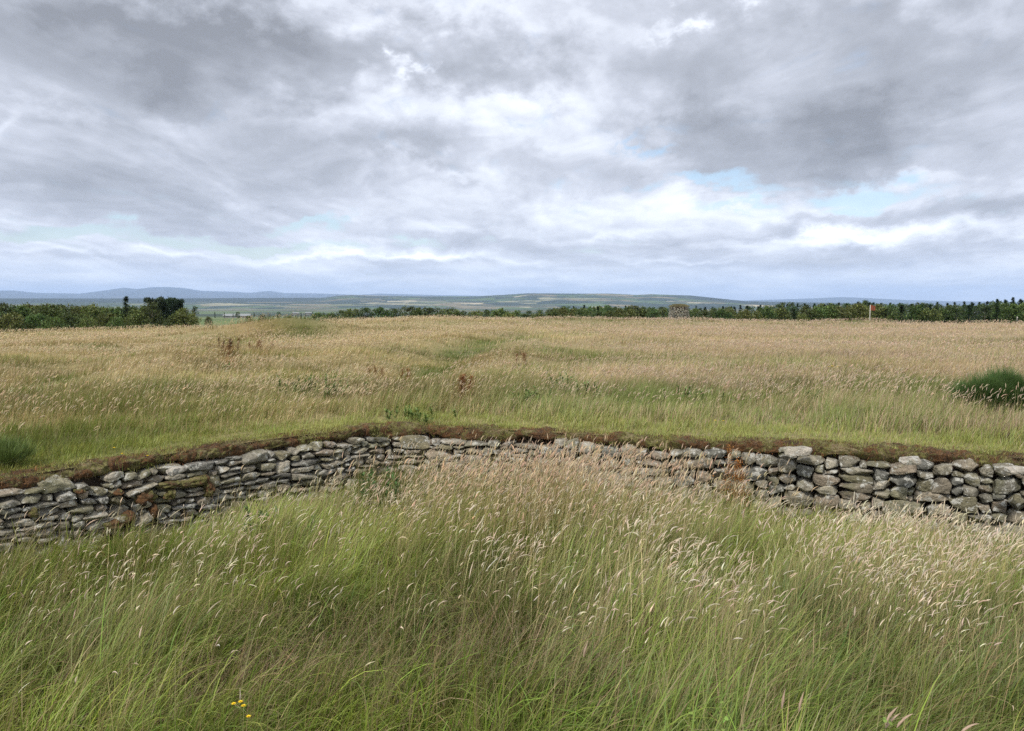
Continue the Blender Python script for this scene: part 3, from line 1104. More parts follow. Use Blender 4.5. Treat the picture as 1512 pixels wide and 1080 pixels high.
def hmap(x, y):
    """height of the sward inside the enclosure"""
    t = -wall_t(x, y)
    px, _ = project(x, y, -0.3)
    # sward kept lower in front of the well seen ends of the wall
    nearwall = 1 - sm(t, 0.2, 2.4)
    leftlow = 1 - sm(px, 330, 620)
    rightlow = sm(px, 1080, 1180)
    k = 1 - nearwall * (0.34 * leftlow + 0.42 * rightlow - 0.20 * (1 - sm(px, 60, 330)))
    return k * (0.55 + 0.92 * vn(x, y, .75, 71, 3))


def wind(x, y, n):
    """lean azimuth: mostly to the right, swirling a bit; returns angle"""
    return (vn(x, y, 1.4, 72, 2) - 0.5) * 3.2 + rng.normal(0.0, 0.55, n)


def fg_blades(n, per, spread, sampler, lenr, widr, segs, colorfn, th, dth, mb, hf=1.0, power=1.3, flat=.55):
    x, y, idx, k = clustered(n, per, sampler, spread)
    ok = clip_wall(x, y)
    x, y, idx = x[ok], y[ok], idx[ok]
    n = len(x)
    z = inner_z(x, y) - 0.01
    H = hmap(x, y)
    tus = rng.uniform(.75, 1.2, k)[idx]
    L = rng.uniform(*lenr, n) * H * tus * hf
    Wd = rng.uniform(*widr, n)
    az_ = wind(x, y, n) + (rng.normal(0, .35, k))[idx]
    c0, c1 = colorfn(x, y, n, idx, k)
    return ribbons(mb, x, y, z, L, Wd, az_, np.abs(N_(*th, n)), np.abs(N_(*dth, n)), segs, c0, c1, power=power, flat=flat)


mbg = MB()


def col_green(x, y, n, idx, k):
    m1 = vn(x, y, 1.3, 73, 3)
    tuft = rng.random(k)[idx]
    near = 1 - sm(np.hypot(x, y), 3.0, 7.0)
    c = lerp(np.array([0.095, 0.165, 0.022]), np.array([0.33, 0.44, 0.055]), np.clip((m1 - .5) * 2.0 + .45 + .5 * (tuft - .5), 0, 1))
    c = lerp(c, np.array([0.20, 0.19, 0.07]), np.clip((1 - near) * .5 * tuft, 0, 1))
    c = varied(c, n, .26)
    dead = rng.random(n) < 0.10
    c[dead] = varied(np.array([[0.34, 0.25, 0.13]]).repeat(dead.sum(), 0), dead.sum(), .2)
    tip = lerp(c, np.array([0.33, 0.30, 0.12]), rng.uniform(0, .55, n))
    return c * 0.9, tip


samp = inside_sampler(1.2, pw=.6)
fg_blades(150000, 30, .10, samp, (.32, .68), (.0050, .0100), 7, col_green, (.18, .18), (1.15, .6), mbg, power=1.6)
fg_blades(42000, 9, .07, samp, (.42, .80), (.0080, .0135), 8, col_green, (.20, .2), (1.5, .6), mbg, power=1.9)
fg_blades(76000, 22, .12, samp, (.18, .36), (.003, .006), 5, col_green, (.25, .2), (.9, .6), mbg)


def col_stalk(x, y, n, idx, k):
    m1 = vn(x, y, 1.6, 74, 3)
    c = lerp(np.array([0.24, 0.235, 0.09]), np.array([0.42, 0.335, 0.17]), np.clip(m1 + rng.normal(0, .25, n), 0, 1))
    c = varied(c, n, .15)
    return c * .85, c


# thin bare culms filling the mid height
fg_blades(30000, 16, .08, inside_sampler(1.5, pw=1.2), (.45, .80), (.0018, .0030), 6, col_stalk, (.10, .10), (.45, .32), mbg, flat=.15)
# dry straw leaves low down
fg_blades(40000, 18, .10, samp, (.2, .42), (.0025, .0045), 4, lambda x, y, n, i, k: (varied(np.tile([.30, .22, .12], (n, 1)), n, .25),) * 2, (.5, .35), (.8, .5), mbg)

# stray pale stems, some bent right over
fg_blades(3400, 2, .10, inside_sampler(1.6, pw=.3), (.55, .90), (.0020, .0036), 8, lambda x, y, n, i, k: (varied(np.tile([.46, .37, .20], (n, 1)), n, .2),) * 2, (.35, .35), (.9, .7), mbg, flat=.1)
fg_blades(3200, 3, .10, inside_sampler(1.6, pw=.1), (.45, .75), (.008, .013), 9, lambda x, y, n, i, k: (varied(np.tile([.20, .29, .05], (n, 1)), n, .2), varied(np.tile([.36, .40, .09], (n, 1)), n, .2)), (.3, .25), (1.7, .7), mbg, flat=.6, power=1.9)
fgrass = mbg.build('meadow_grass', M_grass)
tag(fgrass, 'tall green meadow grass filling the foreground inside the wall', kind='stuff')

# seed heads (pale drooping spindles) - dense to the right and middle, thin to the lower left
mbs = MB()


def seed_density(x, y):
    px, py = project(x, y, -0.3)
    d = 0.05 + 0.0 * px
    d += 0.9 * np.exp(-((px - 1000) / 330) ** 2 - ((py - 830) / 75) ** 2)
    d += 0.8 * np.exp(-((px - 740) / 230) ** 2 - ((py - 740) / 60) ** 2)
    d += 0.9 * np.exp(-((px - 1380) / 260) ** 2 - ((py - 810) / 70) ** 2)
    d += 0.5 * np.exp(-((px - 1080) / 160) ** 2 - ((py - 900) / 45) ** 2)
    d += 0.35 * np.exp(-((px - 350) / 260) ** 2 - ((py - 800) / 45) ** 2)
    d += 0.22 * np.exp(-((px - 60) / 160) ** 2 - ((py - 830) / 60) ** 2)
    return d * np.clip(3.2 * (vn(x, y, .75, 75, 3) - .28), .04, 1.8) * (1 - .93 * sm(py, 900, 985))


def with_density(n, sampler, df, top=1.4):
    xs, ys = [], []
    got = 0
    while got < n:
        x, y = sampler(n)
        k = (rng.random(n) < df(x, y) / top) & clip_wall(x, y, .06)
        xs.append(x[k])
        ys.append(y[k])
        got += k.sum()
    return np.concatenate(xs)[:n], np.concatenate(ys)[:n]


def seeded(mb, x, y, z, L, az_, th0, dth, hl, hr, c0, hc, stem_w=(.0016, .0024), rings=6, sides=5, droop=(.7, .45), fluff=.3):
    n = len(x)
    w = rng.uniform(*stem_w, n)
    px, py, pz, th = ribbons(mb, x, y, z, L, w, az_, th0, dth, 6, c0, c0, flat=.05, power=1.8)
    spindles(mb, px[:, -1], py[:, -1], pz[:, -1], az_, th, np.abs(N_(*droop, n)), hl, hr, hc, rings, sides, fluff)


n = 6800
x, y = with_density(n, inside_sampler(2.2, pw=.4), seed_density)
H = hmap(x, y)
hc = lerp(np.array([0.74, 0.66, 0.50]), np.array([0.54, 0.43, 0.31]), rng.random(n))
hc = varied(hc, n, .12)
sc0 = varied(np.tile([.50, .43, .23], (n, 1)), n, .18)
seeded(mbs, x, y, inner_z(x, y), rng.uniform(.58, .86, n) * H, rng.normal(0.1, .75, n), np.abs(N_(.14, .12, n)), np.abs(N_(.45, .28, n)),
       np.exp(rng.normal(-2.72, .36, n)), np.exp(rng.normal(-5.75, .32, n)), sc0, hc, stem_w=(.0018, .0030), fluff=.45)
# tall clump of stems reaching up in front of the middle of the wall
n = 1900
x = rng.normal(0.35, 0.95, n)
y = 8.4 + rng.normal(0, .6, n)
ok = clip_wall(x, y, .12)
x, y = x[ok], y[ok]
n = len(x)
seeded(mbs, x, y, inner_z(x, y), rng.uniform(.72, 1.08, n), rng.normal(0.2, .7, n), np.abs(N_(.08, .07, n)), np.abs(N_(.3, .2, n)),
       rng.uniform(.05, .10, n), rng.uniform(.0035, .0065, n), varied(np.tile([.47, .37, .20], (n, 1)), n, .15), varied(np.tile([.55, .42, .28], (n, 1)), n, .15))
# the few upright heads at the very bottom right
for px_, py_, up in ((1135, 1035, 0), (1160, 1040, 0), (1208, 1050, .8), (1236, 1052, .5), (840, 960, .1), (1214, 1045, .9), (1275, 1040, 1.2)):
    rx, ry, rz = ray(px_, py_)
    dist = 2.75 if py_ > 1000 else 3.3
    k_ = dist / math.hypot(rx, ry)
    hx_, hy_, hz_ = rx * k_, ry * k_, CAMZ + rz * k_
    gz = float(inner_z(np.array([hx_]), np.array([hy_]))[0])
    Ls = hz_ - gz - .03
    seeded(mbs, np.array([hx_ - .02]), np.array([hy_]), np.array([gz]), np.array([Ls]), np.array([0.1]), np.array([.03]), np.array([.08 + up * .6]),
           np.array([.075]), np.array([.0046]), np.array([[.40, .36, .18]]), np.array([[.50, .37, .27]]), rings=9, sides=6, droop=(.2 + up * .6, .05))
seedgrass = mbs.build('seeding_grass', M_seed)
tag(seedgrass, 'pale drooping grass seed heads swaying among the foreground grass', kind='stuff')

# airy brown bent grass
mbp = MB()


def bent_density(x, y):
    px, py = project(x, y, -0.3)
    d = .03 + 1.0 * np.exp(-((px - 380) / 250) ** 2 - ((py - 935) / 60) ** 2) + .9 * np.exp(-((px - 900) / 230) ** 2 - ((py - 945) / 45) ** 2)
    d += .8 * np.exp(-((px - 1250) / 330) ** 2 - ((py - 880) / 50) ** 2) + .4 * np.exp(-((px - 120) / 150) ** 2 - ((py - 870) / 40) ** 2)
    d += .6 * np.exp(-((px - 700) / 300) ** 2 - ((py - 860) / 40) ** 2)
    return d * np.clip(3.0 * (vn(x, y, .9, 76, 3) - .25), .03, 1.4)


n = 4200
x, y = with_density(n, inside_sampler(1.6, pw=.2), bent_density)
H = hmap(x, y)
az_ = rng.normal(.1, .6, n)
L = rng.uniform(.46, .72, n) * H
cst = varied(np.tile([.27, .20, .115], (n, 1)), n, .18)
px, py, pz, th = ribbons(mbp, x, y, inner_z(x, y), L, rng.uniform(.0013, .0020, n), az_, np.abs(N_(.12, .1, n)), np.abs(N_(.75, .3, n)), 7, cst, cst, flat=.1, power=1.4)
for k in range(16):
    f_ = rng.uniform(0.68, 1.0, n)
    sidx = np.minimum((f_ * 7).astype(int), 6)
    fr = f_ * 7 - sidx
    ar = np.arange(n)
    bx = px[ar, sidx] * (1 - fr) + px[ar, sidx + 1] * fr
    by = py[ar, sidx] * (1 - fr) + py[ar, sidx + 1] * fr
    bz = pz[ar, sidx] * (1 - fr) + pz[ar, sidx + 1] * fr
    cc = varied(np.tile([.33, .24, .17], (n, 1)), n, .2)
    ribbons(mbp, bx, by, bz, rng.uniform(.02, .055, n), rng.uniform(.0010, .0018, n), az_ + rng.normal(0, 1.3, n), th * .5 + rng.uniform(.1, .8, n), rng.uniform(0, .4, n), 1, cc, cc)
tag(mbp.build('bent_grass', M_seed), 'airy purple brown bent grass hazing the foreground sward', kind='stuff')


# ---- field grass
def polar_sampler(r0, r1, daz=R(41), pw=1.0):
    def f(n):
        a = rng.uniform(-daz, daz, n)
        u = rng.random(n)
        r = np.sqrt(r0 ** 2 + u ** pw * (r1 ** 2 - r0 ** 2))
        return r * np.sin(a), r * np.cos(a)
    return f


def field_colour(x, y, n, idx=None, k=None):
    gr, gold, rust, bare, t, px, py = field_plan(x, y)
    c = lerp(C_straw, C_pink, np.clip(sm(px, 650, 1100) * .8 + rng.normal(0, .25, n), 0, 1))
    c = lerp(c, C_gold, np.clip(gold * rng.uniform(.3, 1.2, n), 0, 1))
    c = lerp(c, C_brown, np.clip(rng.normal(.12, .22, n) + (vn(x * .5, y, 2.5, 81, 3) - .5) * 1.9, 0, .85))
    g_ = np.clip(gr * 1.25 - .05, 0, 1)
    isg = rng.random(n) < g_
    cg = lerp(C_green, C_bright, rng.random(n))
    cg = lerp(cg, C_olive, rng.random(n) * .8)
    c = np.where(isg[:, None], cg, c)
    c = lerp(c, C_rust, rust * (rng.random(n) < .6))
    c = c * (1 + (vn(x * .4, y, 3.2, 84, 4) - .5) * 1.0)[:, None]
    return varied(c, n, .16), gr, rust, bare, t, px, py, isg


mbf = MB()


def field_layer(n, per, spread, r0, r1, lenr, widr, segs, mb, seedfrac=0.0, headw=(.004, .008), pw=1.0):
    x, y, idx, k = clustered(n, per, polar_sampler(r0, r1, pw=pw), spread)
    t = wall_t(x, y)
    ok = (t > 0.30)
    x, y, idx = x[ok], y[ok], idx[ok]
    c, gr, rust, bare, t, px, py, isg = field_colour(x, y, len(x))
    # short on the trodden path and bare soil, short turf next the wall
    trk = patches([g_ for g_ in GREEN if g_[1] < 560 and g_[0] < 900 and g_[4] > .55 and g_[2] != 71], px, py)
    hfac = (1 - .40 * np.clip(trk * 1.0, 0, 1)) * np.interp(t + (vn(x, y, .7, 88, 3) - .5) * 1.4, [0.3, .8, 1.2, 1.8], [.2, .30, .62, .92]) * (.15 + 1.4 * vn(x, y, 1.3, 82, 3))
    hfac *= 1 + .25 * patches([(1000, 590, 70, 18, 1), (1130, 580, 130, 16, 1), (1350, 590, 160, 30, .8), (620, 600, 60, 20, .3)], px, py)
    drop = rng.random(len(x)) < bare * .95
    # keep the two big bushes' own ground free
    ok = ~drop
    x, y, idx, c, hfac, isg, t = x[ok], y[ok], idx[ok], c[ok], hfac[ok], isg[ok], t[ok]
    n = len(x)
    nearw = (t < 1.4)
    cg = varied(lerp(np.array([.22, .275, .060]), np.array([.36, .34, .10]), rng.random(n)), n, .15)
    c = np.where((nearw & (rng.random(n) < .8))[:, None], cg, c)
    z = fieldz(x, y) - .01
    L = rng.uniform(*lenr, n) * hfac * rng.uniform(.75, 1.2, k)[idx]
    Wd = rng.uniform(*widr, n)
    az_ = (vn(x, y, 3.5, 83, 2) - .5) * 2.0 + rng.normal(0, .7, n)
    ribbons(mb, x, y, z, L, Wd, az_, np.abs(N_(.2, .15, n)), np.abs(N_(.7, .4, n)), segs, c * .85, c, flat=.4)


# turf strip right behind the wall
n = 90000
s_ = rng.uniform(3, WS[-1] - 3, n)
inn = -(-0.02 + 0.42 * vn(s_, s_ * 0, .5, 87, 3) + 1.15 * rng.random(n) ** 1.1)
x, y, nx_, ny_ = wall_point(s_, inn)
gcol = varied(lerp(np.array([.22, .28, .055]), np.array([.38, .37, .11]), np.clip(vn(x, y, .6, 85, 3) * 1.3 - .15 + rng.normal(0, .2, n), 0, 1)), n, .16)
ribbons(mbf, x, y, np.maximum(fieldz(x, y), 0.0) + np.where(inn > -.45, .012, -.01), rng.uniform(.03, .085, n) * np.interp(-inn, [.24, .5, 1.4], [.7, 1, 1.6]) * np.clip(3.2 * (vn(x, y, .4, 89, 3) - .2), .4, 2.2), rng.uniform(.0035, .006, n), rng.uniform(-2, 2, n), np.abs(N_(.35, .3, n)), np.abs(N_(.7, .5, n)), 2, gcol, gcol)
field_layer(170000, 22, .14, 8.3, 16, (.22, .42), (.0045, .0075), 4, mbf)
field_layer(150000, 18, .18, 15, 27, (.19, .36), (.007, .011), 3, mbf)
field_layer(140000, 14, .25, 26, 48, (.17, .33), (.012, .020), 2, mbf)
field_layer(150000, 10, .4, 46, 106, (.16, .32), (.024, .042), 2, mbf)
tag(mbf.build('field_grass', M_grass), 'tan and green rough grass covering the whole field behind the wall', kind='stuff')

mbh = MB()


def field_heads(n, r0, r1, lenr, hl, hr, rings, sides, stemw):
    x, y = polar_sampler(r0, r1)(n)
    gr, gold, rust, bare, t, px, py = field_plan(x, y, 0.30)
    trk = patches([g_ for g_ in GREEN if g_[1] < 562 and g_[0] < 900 and g_[4] > .55 and g_[2] != 71], px, py)
    den = np.clip(1.2 - gr * 1.05, .06, 1) * np.interp(t, [.6, 1.3, 2.0], [.0, .25, 1]) * (1 - np.clip(trk * 2.2, 0, 1)) * (1 - bare) * np.clip(3.4 * (vn(x, y, 1.7, 86, 4) - .27), .05, 1.4)
    k = rng.random(n) < den
    x, y, px, gold = x[k], y[k], px[k], gold[k]
    n = len(x)
    L = rng.uniform(*lenr, n) * (.30 + 1.25 * vn(x, y, 1.3, 82, 3))
    az_ = rng.normal(.1, .6, n)
    w = rng.uniform(*stemw, n)
    cs_ = varied(np.tile([.42, .34, .19], (n, 1)), n, .15)
    hc = lerp(np.array([.60, .49, .32]), np.array([.57, .45, .33]), sm(px, 500, 1000))
    hc = varied(hc, n, .15)
    X, Y, Z, th = ribbons(mbh, x, y, fieldz(x, y), L, w, az_, np.abs(N_(.12, .1, n)), np.abs(N_(.5, .25, n)), 4, cs_, cs_, flat=.05, power=1.6)
    spindles(mbh, X[:, -1], Y[:, -1], Z[:, -1], az_, th, np.abs(N_(.6, .4, n)), rng.uniform(*hl, n), rng.uniform(*hr, n), hc, rings, sides, .3)


field_heads(12000, 9.2, 15, (.34, .54), (.05, .09), (.0030, .0052), 5, 4, (.0018, .003))
field_heads(26000, 14, 27, (.29, .45), (.05, .10), (.0045, .0075), 4, 3, (.003, .005))
field_heads(40000, 26, 55, (.25, .40), (.07, .13), (.008, .014), 3, 3, (.005, .008))
field_heads(40000, 54, 104, (.24, .36), (.10, .20), (.016, .028), 3, 3, (.009, .014))
tag(mbh.build('field_seed_grass', M_seed), 'pinkish tan seed heads spread over the field grass', kind='stuff')

# moss tufts on the rim (part of the wall)
mbm = MB()
n = 45000
s_ = rng.uniform(3, WS[-1] - 3, n)
uu = rng.random(n)
out = .0 - .46 * uu
x, y, nx_, ny_ = wall_point(s_, out - .02)
z = np.interp(uu, [0, .12, .3, 1], [-.13, -.03, .015, .005]) + rng.normal(0, .018, n)
mm = vn(x, y, .35, 91, 3)
mc = np.where((mm > .56)[:, None], np.array([.20, .20, .05]), np.where((mm > .46)[:, None], np.array([.18, .088, .034]), np.array([.10, .068, .042])))
mc = lerp(mc, np.array([.25, .24, .07]), np.clip((uu - .62) * 2.4 + rng.normal(0, .15, n), 0, 1))
mc = varied(mc, n, .25)
ribbons(mbm, x, y, z - .008, rng.uniform(.015, .06, n), rng.uniform(.004, .008, n), rng.uniform(-3.1, 3.1, n), rng.uniform(0, .9, n), rng.uniform(0, .8, n), 2, mc, mc)
# dead grass wisps hanging over the rim
n = 5200
s_ = rng.uniform(3, WS[-1] - 3, n)
x, y, nx_, ny_ = wall_point(s_, rng.uniform(-.25, -.04, n))
cc = varied(np.tile([.36, .27, .14], (n, 1)), n, .25)
ribbons(mbm, x, y, np.full(n, .0), rng.uniform(.06, .16, n), rng.uniform(.002, .0035, n), np.arctan2(ny_, nx_) + rng.normal(0, .7, n), rng.uniform(.5, 1.2, n), rng.uniform(.4, 1.3, n), 4, cc, cc)
unparent_offset(mbm.build('moss_tufts', M_bush, wall))


# ------------------------------------------------------------------ bushes and weeds
def needle_bush(name, px_, py_, wid, dep, hgt, n, label, cat, col, needle=(.05, .11), group=None, zoff=0):
    x0, y0 = onground(px_, py_)
    z0 = float(fieldz(np.array([x0]), np.array([y0]))[0])
    root = empty(name, (float(x0), float(y0), z0))
    tag(root, label, cat, group)
    rr = np.random.default_rng(int(px_))
    # lobed dome of shoots
    nl = 26
    lx, ly = rr.uniform(-.75, .75, nl) * wid / 2, rr.uniform(-.7, .7, nl) * dep / 2
    lz = hgt * rr.uniform(.35, .85, nl) * (1 - .5 * (lx / (wid / 2)) ** 2)
    lr = rr.uniform(.10, .25, nl) * min(wid, 1.6 * hgt) * 1.05
    k = rr.integers(0, nl, n)
    d = rr.normal(size=(n, 3))
    d /= np.linalg.norm(d, axis=1)[:, None]
    d[:, 2] = np.abs(d[:, 2]) * rr.choice([1, 1, 1, -1], n)
    rad = lr[k] * rr.uniform(.35, 1.0, n) ** .5 * (1 + .33 * rr.normal(size=n))
    P_ = np.stack([lx[k], ly[k], lz[k]], 1) + d * rad[:, None]
    keep = P_[:, 2] > 0
    P_, d = P_[keep], d[keep]
    n = len(P_)
    c = varied(lerp(np.array(col) * .75, np.array(col) * 1.35, rng.random(n)), n, .2)
    mb = MB()
    up = d * .8 + np.array([.15, 0, .9])
    thv = np.arccos(np.clip(up[:, 2] / np.linalg.norm(up, axis=1), -1, 1))
    azv = np.arctan2(up[:, 1], up[:, 0])
    ribbons(mb, P_[:, 0], P_[:, 1], P_[:, 2], rng.uniform(*needle, n), rng.uniform(.003, .0055, n), azv, thv, rng.uniform(0, .3, n), 2, c, c * 1.15)
    mb.build('foliage', M_bush, root)
    ms = MB()
    nb = 26
    ax = rng.uniform(-.15, .15, nb)
    az_ = rng.uniform(-3.1, 3.1, nb)
    cb = np.tile([.08, .06, .04], (nb, 1))
    ribbons(ms, ax, rng.uniform(-.1, .1, nb), np.full(nb, -.03), rng.uniform(.6, .95, nb) * hgt, rng.uniform(.008, .014, nb), az_, rng.uniform(.2, .9, nb), rng.uniform(-.2, .3, nb), 4, cb, cb, flat=.3)
    ms.build('stems', M_bark, root)
    return root


needle_bush('gorse_bush', 1470, 618, 1.18, .8, .60, 32000, 'shaggy dark green gorse bush at the right edge of the field', 'bush', (0.070, 0.118, 0.035), needle=(.05, .15))
needle_bush('gorse_bush', 2, 692, .60, .5, .24, 7000, 'low dull green bush in the turf at the far left edge', 'bush', (0.11, 0.15, 0.045), needle=(.05, .15))


def stems_(root, name, bx, by, Ls, w, az_, t0, t1, segs, cc):
    out = []
    for i in range(len(bx)):
        m1 = MB()
        sl_ = slice(i, i + 1)
        a_ = ribbons(m1, bx[sl_], by[sl_], np.zeros(1), Ls[sl_], np.full(1, w), az_[sl_], t0[sl_], t1[sl_], segs, cc[sl_], cc[sl_], flat=.2)
        ribbons(m1, bx[sl_], by[sl_], np.zeros(1), Ls[sl_], np.full(1, w), az_[sl_], t0[sl_], t1[sl_], segs, cc[sl_], cc[sl_], flat=.2, twist=np.full(1, 1.57))
        m1.build(name, M_bush, root)
        out.append(a_)
    return [np.concatenate([o_[k] for o_ in out]) for k in range(3)]


def rust_dock(px_, py_, hgt, stalks, label, spread=.12, z=None, field_=True, tone=(.24, .095, .035), leaves=True):
    x0, y0 = onground(px_, py_, 0 if field_ else z)
    gz = float((fieldz if field_ else inner_z)(np.array([x0]), np.array([y0]))[0])
    root = empty('dock_plant', (float(x0), float(y0), gz))
    tag(root, label, 'plant', 'rusty dock plants gone to seed')
    ms, ml = MB(), MB()
    bx = rng.normal(0, spread, stalks)
    by = rng.normal(0, spread * .6, stalks)
    Ls = rng.uniform(.8, 1.05, stalks) * hgt
    az_ = rng.normal(0, 1.2, stalks)
    cc = varied(np.tile([.17, .08, .04], (stalks, 1)), stalks, .15)
    X, Y, Z = stems_(root, 'stalk', bx, by, Ls, .011, az_, np.abs(N_(.06, .05, stalks)), np.abs(N_(.12, .1, stalks)), 8, cc)
    # whorls of seed along the upper part, with short side branches
    mseed = MB()
    for i in range(stalks):
        m_ = int((900 if field_ else 520) * hgt)
        f_ = rng.uniform(.34, 1.0, m_)
        # gather into side branches
        f_ = (np.round(f_ * 16) / 16 if field_ else f_) + rng.normal(0, .012, m_)
        f_ = np.clip(f_, .3, 1)
        xx = np.interp(f_, np.linspace(0, 1, 9), X[i])
        yy = np.interp(f_, np.linspace(0, 1, 9), Y[i])
        zz = np.interp(f_, np.linspace(0, 1, 9), Z[i])
        br = np.abs(rng.normal(0, .034, m_)) * (1.4 - f_) * 1.7
        an = rng.uniform(0, 6.28, m_)
        c = varied(np.tile(tone, (m_, 1)), m_, .28)
        ribbons(mseed, xx + br * np.cos(an), yy + br * np.sin(an), zz + br * .9, rng.uniform(.014, .028, m_), rng.uniform(.009, .016, m_), an, rng.uniform(.2, 1.4, m_), rng.uniform(0, .6, m_), 2, c, c)
    mseed.build('seed_head', M_bush, root)
    if leaves:
        nl = stalks * 5
        c = varied(np.tile([.13, .12, .04], (nl, 1)), nl, .2)
        ribbons(ml, rng.normal(0, spread, nl), rng.normal(0, spread * .6, nl), np.zeros(nl), rng.uniform(.15, .28, nl), rng.uniform(.03, .05, nl), rng.uniform(-3.1, 3.1, nl), rng.uniform(.3, .8, nl), rng.uniform(.3, 1, nl), 5, c, c, flat=.6)
        ml.build('leaves', M_bush, root)
    return root


def inpos(px_, py_, dist):
    """ground pixel (below the sward) for a plant whose column is px_ at a given distance"""
    gz = -0.95
    y_ = dist
    x_, yy = (px_ - 756) / F * dist, dist
    return project(np.array([x_]), np.array([yy]), gz)


q1 = inpos(1078, 0, 9.25)
rust_dock(float(q1[0][0]), float(q1[1][0]), 1.05, 1, 'tall rust brown dock seed stalk against the wall, the left one of two', z=-.95, field_=False, spread=.02, tone=(.36, .15, .04))
q1 = inpos(1104, 0, 9.2)
rust_dock(float(q1[0][0]), float(q1[1][0]), 1.0, 2, 'tall rust brown dock seed stalk against the wall, the right one of two', z=-.95, field_=False, spread=.05, tone=(.36, .16, .045))
rust_dock(338, 535, .50, 6, 'dark rusty dock clump on the low bank, left of the field', spread=.17, tone=(.15, .075, .04))
rust_dock(388, 527, .42, 5, 'reddish dock clump just right of the dark one on the bank', spread=.25, tone=(.22, .11, .055))
rust_dock(558, 566, .36, 3, 'orange brown dock, left of the close pair in mid field', spread=.14, tone=(.25, .14, .055))
rust_dock(594, 566, .36, 3, 'orange brown dock, right of the close pair in mid field', spread=.14, tone=(.25, .14, .055))
rust_dock(682, 598, .48, 4, 'brown dock plant with slanting stalks in the middle of the field', spread=.13, tone=(.22, .09, .035))
rust_dock(770, 549, .36, 3, 'small brown dock clump beside the green path in the field', spread=.2, tone=(.20, .10, .045))


def weed(px_, py_, hgt, n_st, spread, label, col=(.10, .145, .042), field_=True, z=0.0, leafw=(.018, .034), leafl=(.05, .10), name='green_weed', group='leafy green weeds', cat='plant'):
    x0, y0 = onground(px_, py_, z)
    gz = float((fieldz if field_ else inner_z)(np.array([x0]), np.array([y0]))[0])
    root = empty(name, (float(x0), float(y0), gz))
    tag(root, label, cat, group)
    n_st = int(n_st * 1.8)
    ms, ml = MB(), MB()
    bx, by = rng.normal(0, spread, n_st), rng.normal(0, spread * .6, n_st)
    Ls = rng.uniform(.7, 1.08, n_st) * hgt
    az_ = rng.uniform(-3.1, 3.1, n_st)
    cc = varied(np.tile(np.array(col) * .9, (n_st, 1)), n_st, .1)
    X, Y, Z = stems_(root, 'stem', bx, by, Ls, .006, az_, np.abs(N_(.08, .06, n_st)), np.abs(N_(.2, .12, n_st)), 6, cc)
    for i in range(n_st):
        m_ = int(34 * hgt / .4)
        f_ = np.clip(rng.uniform(.12, 1.0, m_), 0, 1)
        g6 = np.linspace(0, 1, 7)
        c = varied(lerp(np.array(col) * .8, np.array(col) * 1.3, f_), m_, .15)
        an = np.arange(m_) * 2.4
        ribbons(ml, np.interp(f_, g6, X[i]), np.interp(f_, g6, Y[i]), np.interp(f_, g6, Z[i]), rng.uniform(*leafl, m_) * (1.25 - .6 * f_), rng.uniform(*leafw, m_), an, rng.uniform(.5, 1.2, m_) * (1.2 - .5 * f_), rng.uniform(.2, .9, m_), 4, c, c * 1.05, flat=.6)
    ml.build('leaves', M_bush, root)
    return root


weed(445, 588, .42, 12, .35, 'broad green weed patch left of centre in mid field')
weed(495, 590, .34, 8, .25, 'lower green weed patch just right of the broad one in mid field')
weed(345, 549, .30, 8, .35, 'low green weeds at the foot of the dark rusty dock clump')
weed(610, 622, .20, 9, .30, 'low green weed patch on the turf above the wall corner', col=(.11, .155, .042))
weed(780, 604, .34, 8, .22, 'green weed patch right of the slanting brown dock plant')
weed(838, 584, .40, 4, .10, 'upright green weed with few stems right of the middle of the field', col=(.09, .16, .05))
weed(872, 590, .36, 4, .10, 'upright green weed, next one right of the few stemmed weed')
weed(1030, 600, .30, 7, .28, 'small green weed clump behind the paler seed heads, centre right')
weed(1212, 603, .30, 7, .25, 'small green weed clump midway between stone wall dock stalks and gorse bush')
weed(505, 768, .26, 3, .09, 'dark green nettle like weed against the wall near its corner', field_=False, z=-1.0, col=(.06, .12, .035)) if False else None
q1 = inpos(566, 0, 9.35)
weed(float(q1[0][0]), float(q1[1][0]), .72, 7, .16, 'dark green weed standing against the wall left of the corner', field_=False, z=-.95, col=(.065, .12, .035))
q1 = inpos(385, 0, 8.2)
weed(float(q1[0][0]), float(q1[1][0]), .55, 8, .2, 'dark green weed at the foot of the left run of the wall', field_=False, z=-.95, col=(.065, .12, .035))


